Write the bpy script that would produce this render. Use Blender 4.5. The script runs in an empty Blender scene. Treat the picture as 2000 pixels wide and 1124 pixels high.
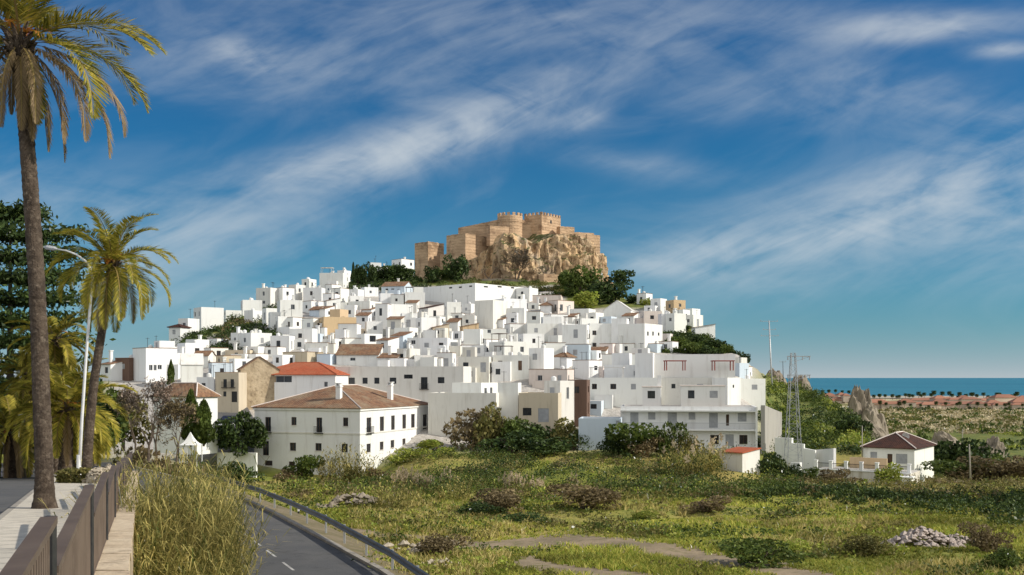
import bpy, math, random
import numpy as np
from mathutils import Vector, Matrix, noise

R = math.radians
F = 2000.0            # focal length in photo pixels (36 mm lens on a 36 mm sensor)
CZ = 30.0             # camera height above the sea
HY = 738.0            # row of the sea horizon
rnd = random.Random(7)
rng = np.random.default_rng(11)
scene = bpy.context.scene
col = scene.collection

# ---------------------------------------------------------------- camera
cam_d = bpy.data.cameras.new("camera"); cam_d.lens = 36; cam_d.sensor_width = 36
cam_d.shift_y = (HY - 562) / 2000.0
cam_d.clip_start = 0.3; cam_d.clip_end = 120000
cam = bpy.data.objects.new("camera", cam_d); col.objects.link(cam)
cam.location = (0, 0, CZ); cam.rotation_euler = (R(90), 0, 0)
scene.camera = cam

# ---------------------------------------------------------------- sun and sky
SUN_EL, SUN_AZ = 32.0, 97.0          # elevation, azimuth clockwise from +Y
sd = Vector((math.sin(R(SUN_AZ)) * math.cos(R(SUN_EL)), math.cos(R(SUN_AZ)) * math.cos(R(SUN_EL)), math.sin(R(SUN_EL))))
sl = bpy.data.lights.new("sun", "SUN"); sl.energy = 4.6; sl.angle = R(0.53); sl.color = (1.0, 0.93, 0.82)
so = bpy.data.objects.new("sun", sl); col.objects.link(so)
so.rotation_euler = sd.to_track_quat('Z', 'Y').to_euler(); so.location = (200, 0, 200)

scene.view_settings.view_transform = 'Standard'; scene.view_settings.look = 'None'
scene.view_settings.exposure = 0.0; scene.view_settings.gamma = 1.0
scene.view_settings.use_curve_mapping = False
scene.render.engine = 'CYCLES'
cy = scene.cycles
cy.max_bounces = 6; cy.diffuse_bounces = 3; cy.glossy_bounces = 2; cy.transmission_bounces = 2; cy.transparent_max_bounces = 6
cy.use_denoising = True
try: cy.denoiser = 'OPENIMAGEDENOISE'; cy.denoising_input_passes = 'RGB_ALBEDO_NORMAL'
except Exception: pass
cy.use_adaptive_sampling = True; cy.adaptive_threshold = 0.015
cy.sample_clamp_indirect = 6
cy.use_fast_gi = False

class NT:
    """small helper to write node trees"""
    def __init__(s, nt): s.nt = nt
    def n(s, t, **kw):
        nd = s.nt.nodes.new(t)
        ins = kw.pop('ins', {})
        for k, v in kw.items(): setattr(nd, k, v)
        for k, v in ins.items():
            if isinstance(v, (int, float, tuple, list)): nd.inputs[k].default_value = v
            else: s.nt.links.new(v, nd.inputs[k])
        return nd
    def m(s, op, a, b=0.0, c=None, clamp=False):
        nd = s.nt.nodes.new('ShaderNodeMath'); nd.operation = op; nd.use_clamp = clamp
        for i, v in enumerate((a, b, c)):
            if v is None: continue
            if isinstance(v, (int, float)): nd.inputs[i].default_value = v
            else: s.nt.links.new(v, nd.inputs[i])
        return nd.outputs[0]
    def mix(s, f, a, b, blend='MIX'):
        nd = s.nt.nodes.new('ShaderNodeMix'); nd.data_type = 'RGBA'; nd.blend_type = blend
        for k, v in ((0, f), (6, a), (7, b)):
            if isinstance(v, (int, float)): nd.inputs[k].default_value = v
            elif isinstance(v, (tuple, list)): nd.inputs[k].default_value = (*v, 1) if len(v) == 3 else v
            else: s.nt.links.new(v, nd.inputs[k])
        return nd.outputs[2]
    def noise(s, vec, scale, detail=4, rough=0.55, dist=0.0):
        nd = s.nt.nodes.new('ShaderNodeTexNoise')
        nd.inputs['Scale'].default_value = scale; nd.inputs['Detail'].default_value = detail
        nd.inputs['Roughness'].default_value = rough; nd.inputs['Distortion'].default_value = dist
        if vec is not None: s.nt.links.new(vec, nd.inputs['Vector'])
        return nd.outputs[0]
    def ramp(s, f, lo, hi):
        nd = s.nt.nodes.new('ShaderNodeMapRange'); nd.interpolation_type = 'SMOOTHSTEP'
        s.nt.links.new(f, nd.inputs[0]); nd.inputs[1].default_value = lo; nd.inputs[2].default_value = hi
        return nd.outputs[0]
    def comb(s, x, y, z=0.0):
        nd = s.nt.nodes.new('ShaderNodeCombineXYZ')
        for i, v in enumerate((x, y, z)):
            if isinstance(v, (int, float)): nd.inputs[i].default_value = v
            else: s.nt.links.new(v, nd.inputs[i])
        return nd.outputs[0]
    def link(s, a, b): s.nt.links.new(a, b)

world = bpy.data.worlds.new("World"); scene.world = world; world.use_nodes = True
def build_sky():
    nt = world.node_tree; nt.nodes.clear(); t = NT(nt)
    out = t.n('ShaderNodeOutputWorld'); bg = t.n('ShaderNodeBackground'); bg.inputs[1].default_value = SKY_STRENGTH
    sky = t.n('ShaderNodeTexSky', sky_type='NISHITA'); sky.sun_disc = False
    sky.sun_elevation = R(SUN_EL); sky.sun_rotation = R(SUN_AZ); sky.altitude = 30
    sky.air_density = 1.15; sky.dust_density = 0.35; sky.ozone_density = 3.0
    tc = t.n('ShaderNodeTexCoord').outputs['Generated']
    sep = t.n('ShaderNodeSeparateXYZ', ins={0: tc})
    dx, dy, dz = sep.outputs
    el = t.m('MAXIMUM', dz, 0.0)
    # the deep polarised blue of this sky: more saturated and darker than the model's
    hs = t.n('ShaderNodeHueSaturation', ins={'Saturation': 1.25, 'Value': 1.0, 'Color': sky.outputs[0]})
    blue = t.mix(1.0, hs.outputs[0], SKY_TINT, 'MULTIPLY')
    # cirrus: noise on direction, in places named by azimuth and height (a, h = tangents)
    fy = t.m('MAXIMUM', t.m('ABSOLUTE', dy), 0.25)
    a = t.m('DIVIDE', dx, fy); h = t.m('DIVIDE', dz, fy)
    def blob(a0, h0, ra, rh, rot):
        c, s_ = math.cos(R(rot)), math.sin(R(rot))
        x = t.m('SUBTRACT', a, a0); y = t.m('SUBTRACT', h, h0)
        p = t.m('DIVIDE', t.m('ADD', t.m('MULTIPLY', x, c), t.m('MULTIPLY', y, s_)), ra)
        q = t.m('DIVIDE', t.m('SUBTRACT', t.m('MULTIPLY', y, c), t.m('MULTIPLY', x, s_)), rh)
        d = t.m('ADD', t.m('MULTIPLY', p, p), t.m('MULTIPLY', q, q))
        return t.m('POWER', 2.718, t.m('MULTIPLY', d, -1.0))
    def px(x, y, wx, wy, rot, amp):
        return t.m('MULTIPLY', blob((x - 1000) / F, (HY - y) / F, wx / F, wy / F, rot), amp)
    mask = None
    for b in CLOUDS:
        v = px(*b); mask = v if mask is None else t.m('ADD', mask, v)
    def streak(rot, sx, sy, scale, det, rough, dist, off):
        c, s_ = math.cos(R(rot)), math.sin(R(rot))
        p = t.m('ADD', t.m('MULTIPLY', a, c), t.m('MULTIPLY', h, s_))
        q = t.m('SUBTRACT', t.m('MULTIPLY', h, c), t.m('MULTIPLY', a, s_))
        return t.noise(t.comb(t.m('MULTIPLY', p, sx), t.m('MULTIPLY', q, sy), off), scale, det, rough, dist)
    n1 = streak(16, 1.0, 3.0, 3.6, 9, 0.56, 1.5, 1.3)
    n2 = streak(-8, 1.0, 2.4, 8.0, 8, 0.56, 1.3, 5.1)
    n3 = streak(24, 1.0, 5.5, 10.0, 6, 0.55, 1.0, 9.7)
    nn = t.m('ADD', t.m('ADD', t.m('MULTIPLY', n1, 0.5), t.m('MULTIPLY', n2, 0.3)), t.m('MULTIPLY', n3, 0.2))
    dens = t.m('MULTIPLY', t.ramp(nn, 0.28, 0.76), mask)
    dens = t.m('ADD', dens, t.m('MULTIPLY', t.ramp(n1, 0.45, 0.8), 0.09))
    # added, unseen: bright cloud behind the viewer, put in to lift shaded walls
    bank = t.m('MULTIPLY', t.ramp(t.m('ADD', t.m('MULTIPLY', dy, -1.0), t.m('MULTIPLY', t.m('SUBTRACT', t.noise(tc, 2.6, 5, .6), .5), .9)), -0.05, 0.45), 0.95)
    veil = streak(12, 1.0, 2.0, 1.7, 5, 0.5, 0.8, 3.7)
    dens = t.m('ADD', dens, t.m('MULTIPLY', t.ramp(veil, 0.48, 0.80), 0.14))
    dens = t.m('SUBTRACT', 1.0, t.m('POWER', 2.718, t.m('MULTIPLY', dens, -1.15)))
    dens = t.m('MULTIPLY', dens, t.ramp(dz, 0.0, 0.05))
    cl = t.mix(dens, blue, CLOUD_COL)
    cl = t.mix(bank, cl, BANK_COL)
    # pale sea air low over the horizon
    cl = t.mix(t.m('MULTIPLY', t.m('POWER', 2.718, t.m('MULTIPLY', el, -8.5)), 0.5), cl, LOW_COL)
    hz = t.m('POWER', 2.718, t.m('MULTIPLY', el, -34.0))
    fin = t.mix(t.m('MULTIPLY', hz, 0.85), cl, HORIZON_COL)
    t.link(fin, bg.inputs[0]); t.link(bg.outputs[0], out.inputs[0])
SKY_STRENGTH = 0.10
SKY_TINT = (0.03, 0.47, 0.70)
CLOUD_COL = (6.6, 7.0, 7.2)
BANK_COL = (10.2, 10.2, 10.1)  # fill light of the added cloud out of view
HORIZON_COL = (4.9, 5.4, 5.7)
LOW_COL = (2.5, 4.2, 6.0)
# photo px: x, y, half width, half height, slope in degrees, strength
CLOUDS = [(900, 30, 900, 80, 0, .18), (150, 560, 260, 60, 0, .3), (1650, 560, 300, 40, 0, .2), (310, 455, 340, 85, 6, .85), (660, 325, 170, 38, 8, 1.1), (800, 285, 240, 45, 17, .8), (960, 230, 190, 50, 25, .75), (620, 140, 420, 70, -4, .40),
          (1150, 60, 520, 60, -8, .32), (1450, 190, 330, 55, -6, .30), (1800, 55, 150, 26, 4, 1.2), (1960, 98, 60, 14, 3, 1.1), (480, 108, 70, 26, -12, .8),
          (1740, 425, 440, 85, 13, 1.0), (1900, 330, 260, 70, 16, .75), (1480, 480, 260, 34, 6, .9), (1300, 525, 130, 18, -6, .8), (1130, 235, 60, 22, 15, .7),
          (1240, 320, 130, 26, -8, .5), (1860, 200, 240, 40, -12, .45), (420, 590, 260, 30, 4, .35), (2050, 480, 200, 60, 8, .6), (0, 400, 200, 60, 0, .5), (1500, 30, 400, 40, -5, .15)]
build_sky()
# ---------------------------------------------------------------- helpers
def P(px, py, D):
    """the point at distance D that the photograph shows at px, py"""
    return Vector(((px - 1000) / F * D, D, CZ + (HY - py) / F * D))

def tag(o, label=None, cat=None, group=None, kind=None):
    if label: o["label"] = label
    if cat: o["category"] = cat
    if group: o["group"] = group
    if kind: o["kind"] = kind
    return o

def empty(name, loc=(0, 0, 0), rz=0.0):
    o = bpy.data.objects.new(name, None); col.objects.link(o)
    o.location = loc; o.rotation_euler = (0, 0, rz); o.empty_display_size = 0.3
    return o

def copy_tree(o, parent=None):
    c = o.copy(); col.objects.link(c); c.parent = parent
    for ch in list(o.children): copy_tree(ch, c)
    return c

class MB:
    def __init__(s): s.v = []; s.f = []; s.m = []
    def vert(s, p): s.v.append((p[0], p[1], p[2])); return len(s.v) - 1
    def face(s, pts, m=0):
        i = len(s.v)
        for p in pts: s.v.append((p[0], p[1], p[2]))
        s.f.append(tuple(range(i, i + len(pts)))); s.m.append(m)
    def box(s, a, b, m=0, sides='xXyYzZ'):
        x0, y0, z0 = a; x1, y1, z1 = b
        if 'z' in sides: s.face([(x0, y1, z0), (x1, y1, z0), (x1, y0, z0), (x0, y0, z0)], m)
        if 'Z' in sides: s.face([(x0, y0, z1), (x1, y0, z1), (x1, y1, z1), (x0, y1, z1)], m)
        if 'y' in sides: s.face([(x0, y0, z0), (x1, y0, z0), (x1, y0, z1), (x0, y0, z1)], m)
        if 'Y' in sides: s.face([(x1, y1, z0), (x0, y1, z0), (x0, y1, z1), (x1, y1, z1)], m)
        if 'x' in sides: s.face([(x0, y1, z0), (x0, y0, z0), (x0, y0, z1), (x0, y1, z1)], m)
        if 'X' in sides: s.face([(x1, y0, z0), (x1, y1, z0), (x1, y1, z1), (x1, y0, z1)], m)
    def bar(s, p, q, w, h=None, m=0):
        """a square bar from p to q"""
        h = h or w; p = Vector(p); q = Vector(q); d = (q - p).normalized()
        up = Vector((0, 0, 1)) if abs(d.z) < .95 else Vector((0, 1, 0))
        sx = d.cross(up).normalized() * (w / 2); sy = sx.cross(d).normalized() * (h / 2)
        A = [p + sx + sy, p - sx + sy, p - sx - sy, p + sx - sy]; B = [x + (q - p) for x in A]
        for i in range(4): s.face([A[i], A[(i + 1) % 4], B[(i + 1) % 4], B[i]], m)
        s.face(A[::-1], m); s.face(B, m)
    def tube(s, pts, rad, n=8, m=0, cap=True):
        pts = [Vector(p) for p in pts]; rings = []
        for i, p in enumerate(pts):
            d = (pts[min(i + 1, len(pts) - 1)] - pts[max(i - 1, 0)]).normalized()
            up = Vector((0, 1, 0)) if abs(d.y) < .9 else Vector((1, 0, 0))
            u = d.cross(up).normalized(); w = d.cross(u)
            r = rad[i] if isinstance(rad, (list, tuple)) else rad
            rings.append([s.vert(p + (u * math.cos(2 * math.pi * k / n) + w * math.sin(2 * math.pi * k / n)) * r) for k in range(n)])
        for a, b in zip(rings, rings[1:]):
            for k in range(n): s.f.append((a[k], b[k], b[(k + 1) % n], a[(k + 1) % n])); s.m.append(m)
        if cap: s.f.append(tuple(rings[0])); s.m.append(m); s.f.append(tuple(rings[-1][::-1])); s.m.append(m)
    def mesh(s, name, mats, smooth=False):
        me = bpy.data.meshes.new(name); me.from_pydata(s.v, [], s.f)
        for x in mats: me.materials.append(x)
        if len(mats) > 1: me.polygons.foreach_set('material_index', s.m)
        if smooth: me.polygons.foreach_set('use_smooth', [True] * len(s.f))
        me.update(); return me
    def build(s, name, mats, parent=None, smooth=False, loc=None):
        mats = mats if isinstance(mats, (list, tuple)) else [mats]
        o = bpy.data.objects.new(name, s.mesh(name, mats, smooth)); col.objects.link(o)
        if parent is not None: o.parent = parent
        if loc is not None: o.location = loc
        return o

def quads(name, V, mats, k=4, smooth=False, midx=None):
    """mesh of separate k-gons from an (n*k, 3) array"""
    V = np.ascontiguousarray(V, dtype=np.float32); n = len(V) // k
    me = bpy.data.meshes.new(name)
    me.vertices.add(n * k); me.vertices.foreach_set('co', V.ravel())
    me.loops.add(n * k); me.loops.foreach_set('vertex_index', np.arange(n * k, dtype=np.int32))
    me.polygons.add(n); me.polygons.foreach_set('loop_start', np.arange(0, n * k, k, dtype=np.int32))
    try: me.polygons.foreach_set('loop_total', np.full(n, k, dtype=np.int32))
    except Exception: pass
    for x in (mats if isinstance(mats, (list, tuple)) else [mats]): me.materials.append(x)
    if midx is not None: me.polygons.foreach_set('material_index', np.asarray(midx, dtype=np.int32))
    me.update(calc_edges=True); me.validate()
    return me

def link(name, me, parent=None, loc=None, rz=0, sc=None):
    o = bpy.data.objects.new(name, me); col.objects.link(o)
    if parent is not None: o.parent = parent
    if loc is not None: o.location = loc
    if rz: o.rotation_euler = (0, 0, rz)
    if sc is not None: o.scale = (sc, sc, sc) if isinstance(sc, (int, float)) else sc
    return o

# ---------------------------------------------------------------- materials
def new_mat(name):
    m = bpy.data.materials.new(name); m.use_nodes = True; m.node_tree.nodes.clear(); t = NT(m.node_tree)
    out = t.n('ShaderNodeOutputMaterial'); b = t.n('ShaderNodeBsdfPrincipled'); t.link(b.outputs[0], out.inputs[0])
    b.inputs['Roughness'].default_value = 0.85
    b.inputs['Specular IOR Level'].default_value = 0.25
    return m, t, b

def mk(name, c1, c2, scale=1.0, lo=.35, hi=.65, rough=.85, c3=None, s3=8.0, f3=.5, bump=0.0, bscale=None, vec='pos', stretch=None, spec=.25, metal=0.0, rand=0.0):
    m, t, b = new_mat(name)
    g = t.n('ShaderNodeNewGeometry').outputs['Position'] if vec == 'pos' else t.n('ShaderNodeTexCoord').outputs['Object']
    if stretch:
        g = t.n('ShaderNodeMapping', ins={'Vector': g, 'Scale': stretch}).outputs[0]
    c = t.mix(t.ramp(t.noise(g, scale, 5, .6), lo, hi), c1, c2)
    if c3 is not None: c = t.mix(t.m('MULTIPLY', t.ramp(t.noise(g, s3, 4, .6), .5, .72), f3), c, c3)
    if rand:
        oi = t.n('ShaderNodeObjectInfo').outputs['Random']
        v = t.m('ADD', t.m('MULTIPLY', oi, rand), 1 - rand)
        c = t.mix(1.0, c, t.comb(v, v, v), 'MULTIPLY')
    t.link(c, b.inputs['Base Color'])
    b.inputs['Roughness'].default_value = rough; b.inputs['Specular IOR Level'].default_value = spec; b.inputs['Metallic'].default_value = metal
    if bump:
        bp = t.n('ShaderNodeBump', ins={'Strength': bump, 'Distance': .1, 'Height': t.noise(g, bscale or scale * 6, 4, .6)})
        t.link(bp.outputs[0], b.inputs['Normal'])
    return m

def leaf(name, cols, rough=.6, trans=.25, scale=.25, patch=.5):
    """leaf material: a colour per leaf (island) drawn from cols, with wider patches"""
    m, t, b = new_mat(name)
    geo = t.n('ShaderNodeNewGeometry'); r = geo.outputs['Random Per Island']
    cr = t.n('ShaderNodeValToRGB', ins={0: r}); e = cr.color_ramp
    for i, c in enumerate(cols):
        p = i / max(1, len(cols) - 1)
        el = e.elements[i] if i < 2 and len(cols) <= 2 else (e.elements[0] if i == 0 else (e.elements[1] if i == len(cols) - 1 else e.elements.new(p)))
        el.position = p; el.color = (*c, 1)
    n = t.noise(geo.outputs['Position'], scale, 3, .5)
    v = t.m('ADD', t.m('MULTIPLY', t.ramp(n, .35, .65), patch), 1 - patch * .5)
    c = t.mix(1.0, cr.outputs[0], t.comb(v, v, t.m('MULTIPLY', v, .95)), 'MULTIPLY')
    t.link(c, b.inputs['Base Color']); b.inputs['Roughness'].default_value = rough
    b.inputs['Specular IOR Level'].default_value = .2
    if trans:
        tr = t.n('ShaderNodeBsdfTranslucent'); t.link(c, tr.inputs[0])
        mx = t.n('ShaderNodeMixShader', ins={0: trans}); t.link(b.outputs[0], mx.inputs[1]); t.link(tr.outputs[0], mx.inputs[2])
        out = [x for x in m.node_tree.nodes if x.type == 'OUTPUT_MATERIAL'][0]; t.link(mx.outputs[0], out.inputs[0])
    return m

def wallmat(name, c, dirt, f=.55):
    """limewashed wall: faint blotches, streaks running down, a little per-house tint"""
    m, t, b = new_mat(name)
    g = t.n('ShaderNodeNewGeometry').outputs['Position']
    st = t.n('ShaderNodeMapping', ins={'Vector': g, 'Scale': (1.3, 1.3, .16)}).outputs[0]
    k = t.m('MULTIPLY', t.ramp(t.noise(st, 1.0, 5, .65), .48, .75), f)
    k2 = t.m('MULTIPLY', t.ramp(t.noise(g, .5, 6, .7), .55, .8), f * .7)
    cc = t.mix(t.m('MAXIMUM', k, k2), c, dirt)
    oi = t.n('ShaderNodeObjectInfo').outputs['Random']
    w = t.m('ADD', t.m('MULTIPLY', oi, .13), .87)
    w2 = t.m('ADD', t.m('MULTIPLY', t.m('FRACT', t.m('MULTIPLY', oi, 7.3)), .07), .94)
    cc = t.mix(1.0, cc, t.comb(w, w, t.m('MULTIPLY', w, w2)), 'MULTIPLY')
    t.link(cc, b.inputs['Base Color']); b.inputs['Roughness'].default_value = .9
    bp = t.n('ShaderNodeBump', ins={'Strength': .25, 'Distance': .05, 'Height': t.noise(g, 2.2, 4, .6)}); t.link(bp.outputs[0], b.inputs['Normal'])
    return m

def tilemat(name, c1, c2, c3):
    """barrel tiles: rows down the slope in object space, mottled"""
    m, t, b = new_mat(name)
    g = t.n('ShaderNodeTexCoord').outputs['Object']
    n = t.noise(g, 2.6, 3, .6); n2 = t.noise(g, .35, 4, .6)
    vo = t.n('ShaderNodeTexVoronoi', ins={'Vector': g, 'Scale': 2.6}).outputs['Color']
    s = t.n('ShaderNodeSeparateXYZ', ins={0: vo}).outputs[0]
    c = t.mix(t.ramp(s, .15, .85), c1, c2)
    c = t.mix(t.m('MULTIPLY', t.ramp(n2, .4, .7), .7), c, c3)
    c = t.mix(t.m('MULTIPLY', t.ramp(n, .5, .7), .45), c, tuple(x * .45 for x in c1))
    t.link(c, b.inputs['Base Color'])
    sx = t.n('ShaderNodeSeparateXYZ', ins={0: g})
    wv = t.m('SINE', t.m('MULTIPLY', t.m('ADD', sx.outputs[0], sx.outputs[1]), 22.0))
    bp = t.n('ShaderNodeBump', ins={'Strength': .6, 'Distance': .06, 'Height': wv}); t.link(bp.outputs[0], b.inputs['Normal'])
    return m

M = {}
M['white'] = wallmat('limewash_white', (.84, .84, .83), (.62, .60, .57), .6)
M['offwhite'] = wallmat('limewash_offwhite', (.74, .72, .68), (.52, .49, .44), .7)
M['cream'] = wallmat('render_cream', (.60, .52, .40), (.42, .35, .26), .6)
M['beige'] = wallmat('render_beige', (.62, .46, .29), (.45, .33, .2), .5)
M['blue'] = wallmat('limewash_pale_blue', (.60, .68, .76), (.45, .52, .58), .5)
M['pink'] = wallmat('limewash_pinkish', (.76, .67, .63), (.55, .47, .43), .5)
M['stone'] = mk('old_stone_wall', (.50, .40, .27), (.36, .28, .18), .5, c3=(.20, .15, .095), s3=1.6, f3=.85, bump=1.0, bscale=2.2)
M['grey'] = wallmat('cement_grey', (.42, .40, .37), (.25, .23, .2), .9)
M['brown'] = wallmat('brown_plaster_and_alley_shade', (.16, .10, .075), (.08, .05, .04), .6)  # real brown walls, and the shade of the dark alley as colour
M['tile'] = tilemat('terracotta_tiles', (.30, .165, .09), (.20, .11, .068), (.33, .26, .17))
M['redtile'] = tilemat('red_tiles', (.50, .13, .06), (.42, .11, .05), (.46, .17, .09))
M['darktile'] = tilemat('dark_tiles', (.075, .035, .025), (.05, .026, .02), (.11, .045, .028))
M['floor'] = mk('terrace_floor', (.42, .30, .22), (.50, .42, .35), .3, rand=.3)
M['glass'] = mk('window_glass', (.018, .022, .028), (.035, .04, .045), .8, rough=.12, spec=.5)
M['frame'] = mk('window_frame', (.10, .06, .04), (.14, .09, .06), 2, rand=.5)
M['greyframe'] = mk('grey_shutter', (.33, .34, .35), (.4, .41, .42), 1.5)
M['iron'] = mk('black_iron', (.02, .02, .022), (.04, .038, .036), 5, rough=.5)
M['steel'] = mk('galvanised_steel', (.36, .37, .38), (.46, .47, .48), 3, rough=.45, metal=.3)
M['paleposts'] = mk('pale_painted_steel', (.62, .63, .63), (.72, .72, .70), 2, rough=.5)
def masonry(name, c1, c2, dark):
    m, t, b = new_mat(name); g = t.n('ShaderNodeNewGeometry').outputs['Position']; z = t.n('ShaderNodeSeparateXYZ', ins={0: g}).outputs[2]
    st = t.n('ShaderNodeMapping', ins={'Vector': g, 'Scale': (.5, .5, 1.0)}).outputs[0]
    c = t.mix(t.ramp(t.noise(st, .35, 6, .7), .38, .62), c1, c2)
    c = t.mix(t.m('MULTIPLY', t.ramp(t.noise(g, .16, 5, .65), .50, .66), .8), c, dark)
    crs = t.ramp(t.m('SINE', t.m('ADD', t.m('MULTIPLY', z, 5.2), t.m('MULTIPLY', t.noise(g, .5, 3, .5), 3.0))), .75, 1.0)
    c = t.mix(t.m('MULTIPLY', crs, .18), c, dark)
    band = t.ramp(t.m('SINE', t.m('ADD', t.m('MULTIPLY', z, .9), t.m('MULTIPLY', t.noise(g, .1, 3, .5), 4.0))), .4, 1.0)
    c = t.mix(t.m('MULTIPLY', band, .15), c, tuple(min(1, x * 1.25) for x in c1))
    t.link(c, b.inputs['Base Color']); b.inputs['Roughness'].default_value = .95
    bp = t.n('ShaderNodeBump', ins={'Strength': 1.0, 'Distance': .35, 'Height': t.m('ADD', t.noise(st, 1.6, 6, .7), t.m('MULTIPLY', crs, -.3))}); t.link(bp.outputs[0], b.inputs['Normal'])
    return m
M['sandstone'] = masonry('castle_masonry', (.58, .40, .25), (.44, .30, .185), (.24, .15, .09))
M['rock'] = mk('crag_rock', (.46, .31, .17), (.36, .26, .17), .10, .35, .65, c3=(.16, .115, .07), s3=.22, f3=.85, bump=1.0, bscale=.7, stretch=(1, 1, .55))
M['greyrock'] = mk('grey_limestone', (.29, .245, .185), (.20, .165, .125), .12, c3=(.10, .085, .06), s3=.4, f3=.8, bump=1.0, bscale=.6)
M['trunk'] = mk('bark', (.10, .075, .055), (.16, .125, .095), 3, bump=.6)
# ---------------------------------------------------------------- terrain
T1 = [(870, 160), (800, 180), (750, 198), (700, 222), (650, 258), (600, 305), (550, 370), (520, 410), (480, 440)]
T2 = [(870, 170), (830, 215), (790, 262), (750, 305), (700, 335), (650, 345)]
RIDGE = ([-900, 60, 200, 260, 300, 350, 400, 450, 500, 550, 600, 650, 720, 800, 860, 1020, 1180, 1230, 1300, 1380, 1440, 1500, 1560, 1620, 1660, 1700, 1760, 2900],
         [768, 766, 745, 722, 700, 662, 644, 622, 596, 576, 562, 552, 545, 543, 545, 549, 556, 582, 608, 648, 688, 733, 752, 776, 800, 830, 868, 900])
PLAIN = ([0, 40, 100, 150, 281, 520, 870, 1500, 1640, 1700, 2200], [22.3, 22.3, 18.4, 14.9, 9.6, 6.0, 3.0, 1.2, .6, -3, -8])
def tabz(tab):
    D = np.array([d for _, d in tab], float); Z = np.array([CZ + (HY - p) / F * d for p, d in tab]); return D, Z
def dist_of(py, px=900):
    """distance of the town's slope at a picture row"""
    w = min(1, max(0, (px - 1450) / 80.0))
    a = np.interp(-py, [-p for p, _ in T1], [d for _, d in T1]); b = np.interp(-py, [-p for p, _ in T2], [d for _, d in T2])
    return float(a * (1 - w) + b * w)
NU, ND = 441, 330
US = np.linspace(-1.1, 1.1, NU); DS = np.concatenate([np.linspace(2, 60, 90)[:-1], np.geomspace(60, 2200, ND - 89)])
WALL_U = -.372
def side_z(D): return CZ - 1.9 - .065 * D          # pavement of the upper street
def make_ground():
    Z = np.zeros((NU, ND))
    d1, z1 = tabz(T1); d2, z2 = tabz(T2)
    for i, u in enumerate(US):
        px = 1000 + F * u
        plain = np.interp(DS, *PLAIN)
        w = min(1, max(0, (px - 1450) / 80.0))
        bk = min(1, max(0, (px - 730) / 130)) * min(1, max(0, (1560 - px) / 100)); b0 = 147 - 29 * bk; bz = 15.2 + 1.6 * bk
        hill1 = np.interp(DS, np.r_[b0, d1], np.r_[bz, z1]); hill2 = np.interp(DS, np.r_[b0, d2], np.r_[bz, z2])
        hill = hill1 * (1 - w) + hill2 * w
        rp = np.interp(px, *RIDGE); Dr = dist_of(min(rp, 869), px)
        zr = np.interp(Dr, DS, hill)
        hill = np.where(DS > Dr, zr - (DS - Dr) * .30, hill)
        z = np.maximum(plain, np.where(DS > b0, hill, -99))
        if px > 1700: z = plain
        if u < WALL_U:                                          # the upper street's terrace on the near left
            s_ = side_z(DS) - .35
            k = np.clip((DS - 66) / 50, 0, 1)
            z = np.where(DS < 116, s_ * (1 - k) + z * k, z)
        Z[i] = z
    # smooth a little across columns away from the street wall
    Z2 = Z.copy()
    for _ in range(3):
        Z2[1:-1, 1:-1] = (Z2[:-2, 1:-1] + Z2[2:, 1:-1] + 2 * Z2[1:-1, 1:-1]) / 4
    far = DS > 75
    Z[:, far] = Z2[:, far]
    return Z
GZ = make_ground()
for i, u in enumerate(US):
    for j, D in enumerate(DS):
        if D > 1450: continue
        if u < -.35 and D < 80: continue
        amp = (.35 + .45 * max(0, min(1, (D - 62) / 25)) if D < 128 else .35) if D < 150 else (.8 if D < 450 else .5)
        if D < 45: amp = .15
        GZ[i, j] += amp * (noise.noise(Vector((u * D * .09, D * .09, 0))) + .5 * noise.noise(Vector((u * D * .27, D * .27, 3))))
def ground(x, y):
    u = min(1.09, max(-1.09, x / max(y, 2.0))); D = min(2190, max(2.01, y))
    fi = (u + 1.1) / 2.2 * (NU - 1); i = min(NU - 2, int(fi)); fi -= i
    j = int(np.searchsorted(DS, D)) - 1; j = min(ND - 2, max(0, j)); fj = (D - DS[j]) / (DS[j + 1] - DS[j])
    a = GZ[i, j] * (1 - fi) + GZ[i + 1, j] * fi; b = GZ[i, j + 1] * (1 - fi) + GZ[i + 1, j + 1] * fi
    return float(a * (1 - fj) + b * fj)
def ground_np(x, y):
    u = np.clip(x / np.maximum(y, 2.0), -1.09, 1.09); D = np.clip(y, 2.01, 2190)
    fi = (u + 1.1) / 2.2 * (NU - 1); i = np.minimum(NU - 2, fi.astype(int)); fi = fi - i
    j = np.clip(np.searchsorted(DS, D) - 1, 0, ND - 2); fj = (D - DS[j]) / (DS[j + 1] - DS[j])
    return (GZ[i, j] * (1 - fi) + GZ[i + 1, j] * fi) * (1 - fj) + (GZ[i, j + 1] * (1 - fi) + GZ[i + 1, j + 1] * fi) * fj
def seen_D(px, py, d0=20, d1=2000):
    """first distance at which the ground shows at px, py"""
    prev = None
    for D in np.geomspace(d0, d1, 400):
        g = ground((px - 1000) / F * D, D); zz = CZ + (HY - py) / F * D
        if g >= zz: return float(D)
    return d1

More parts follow.
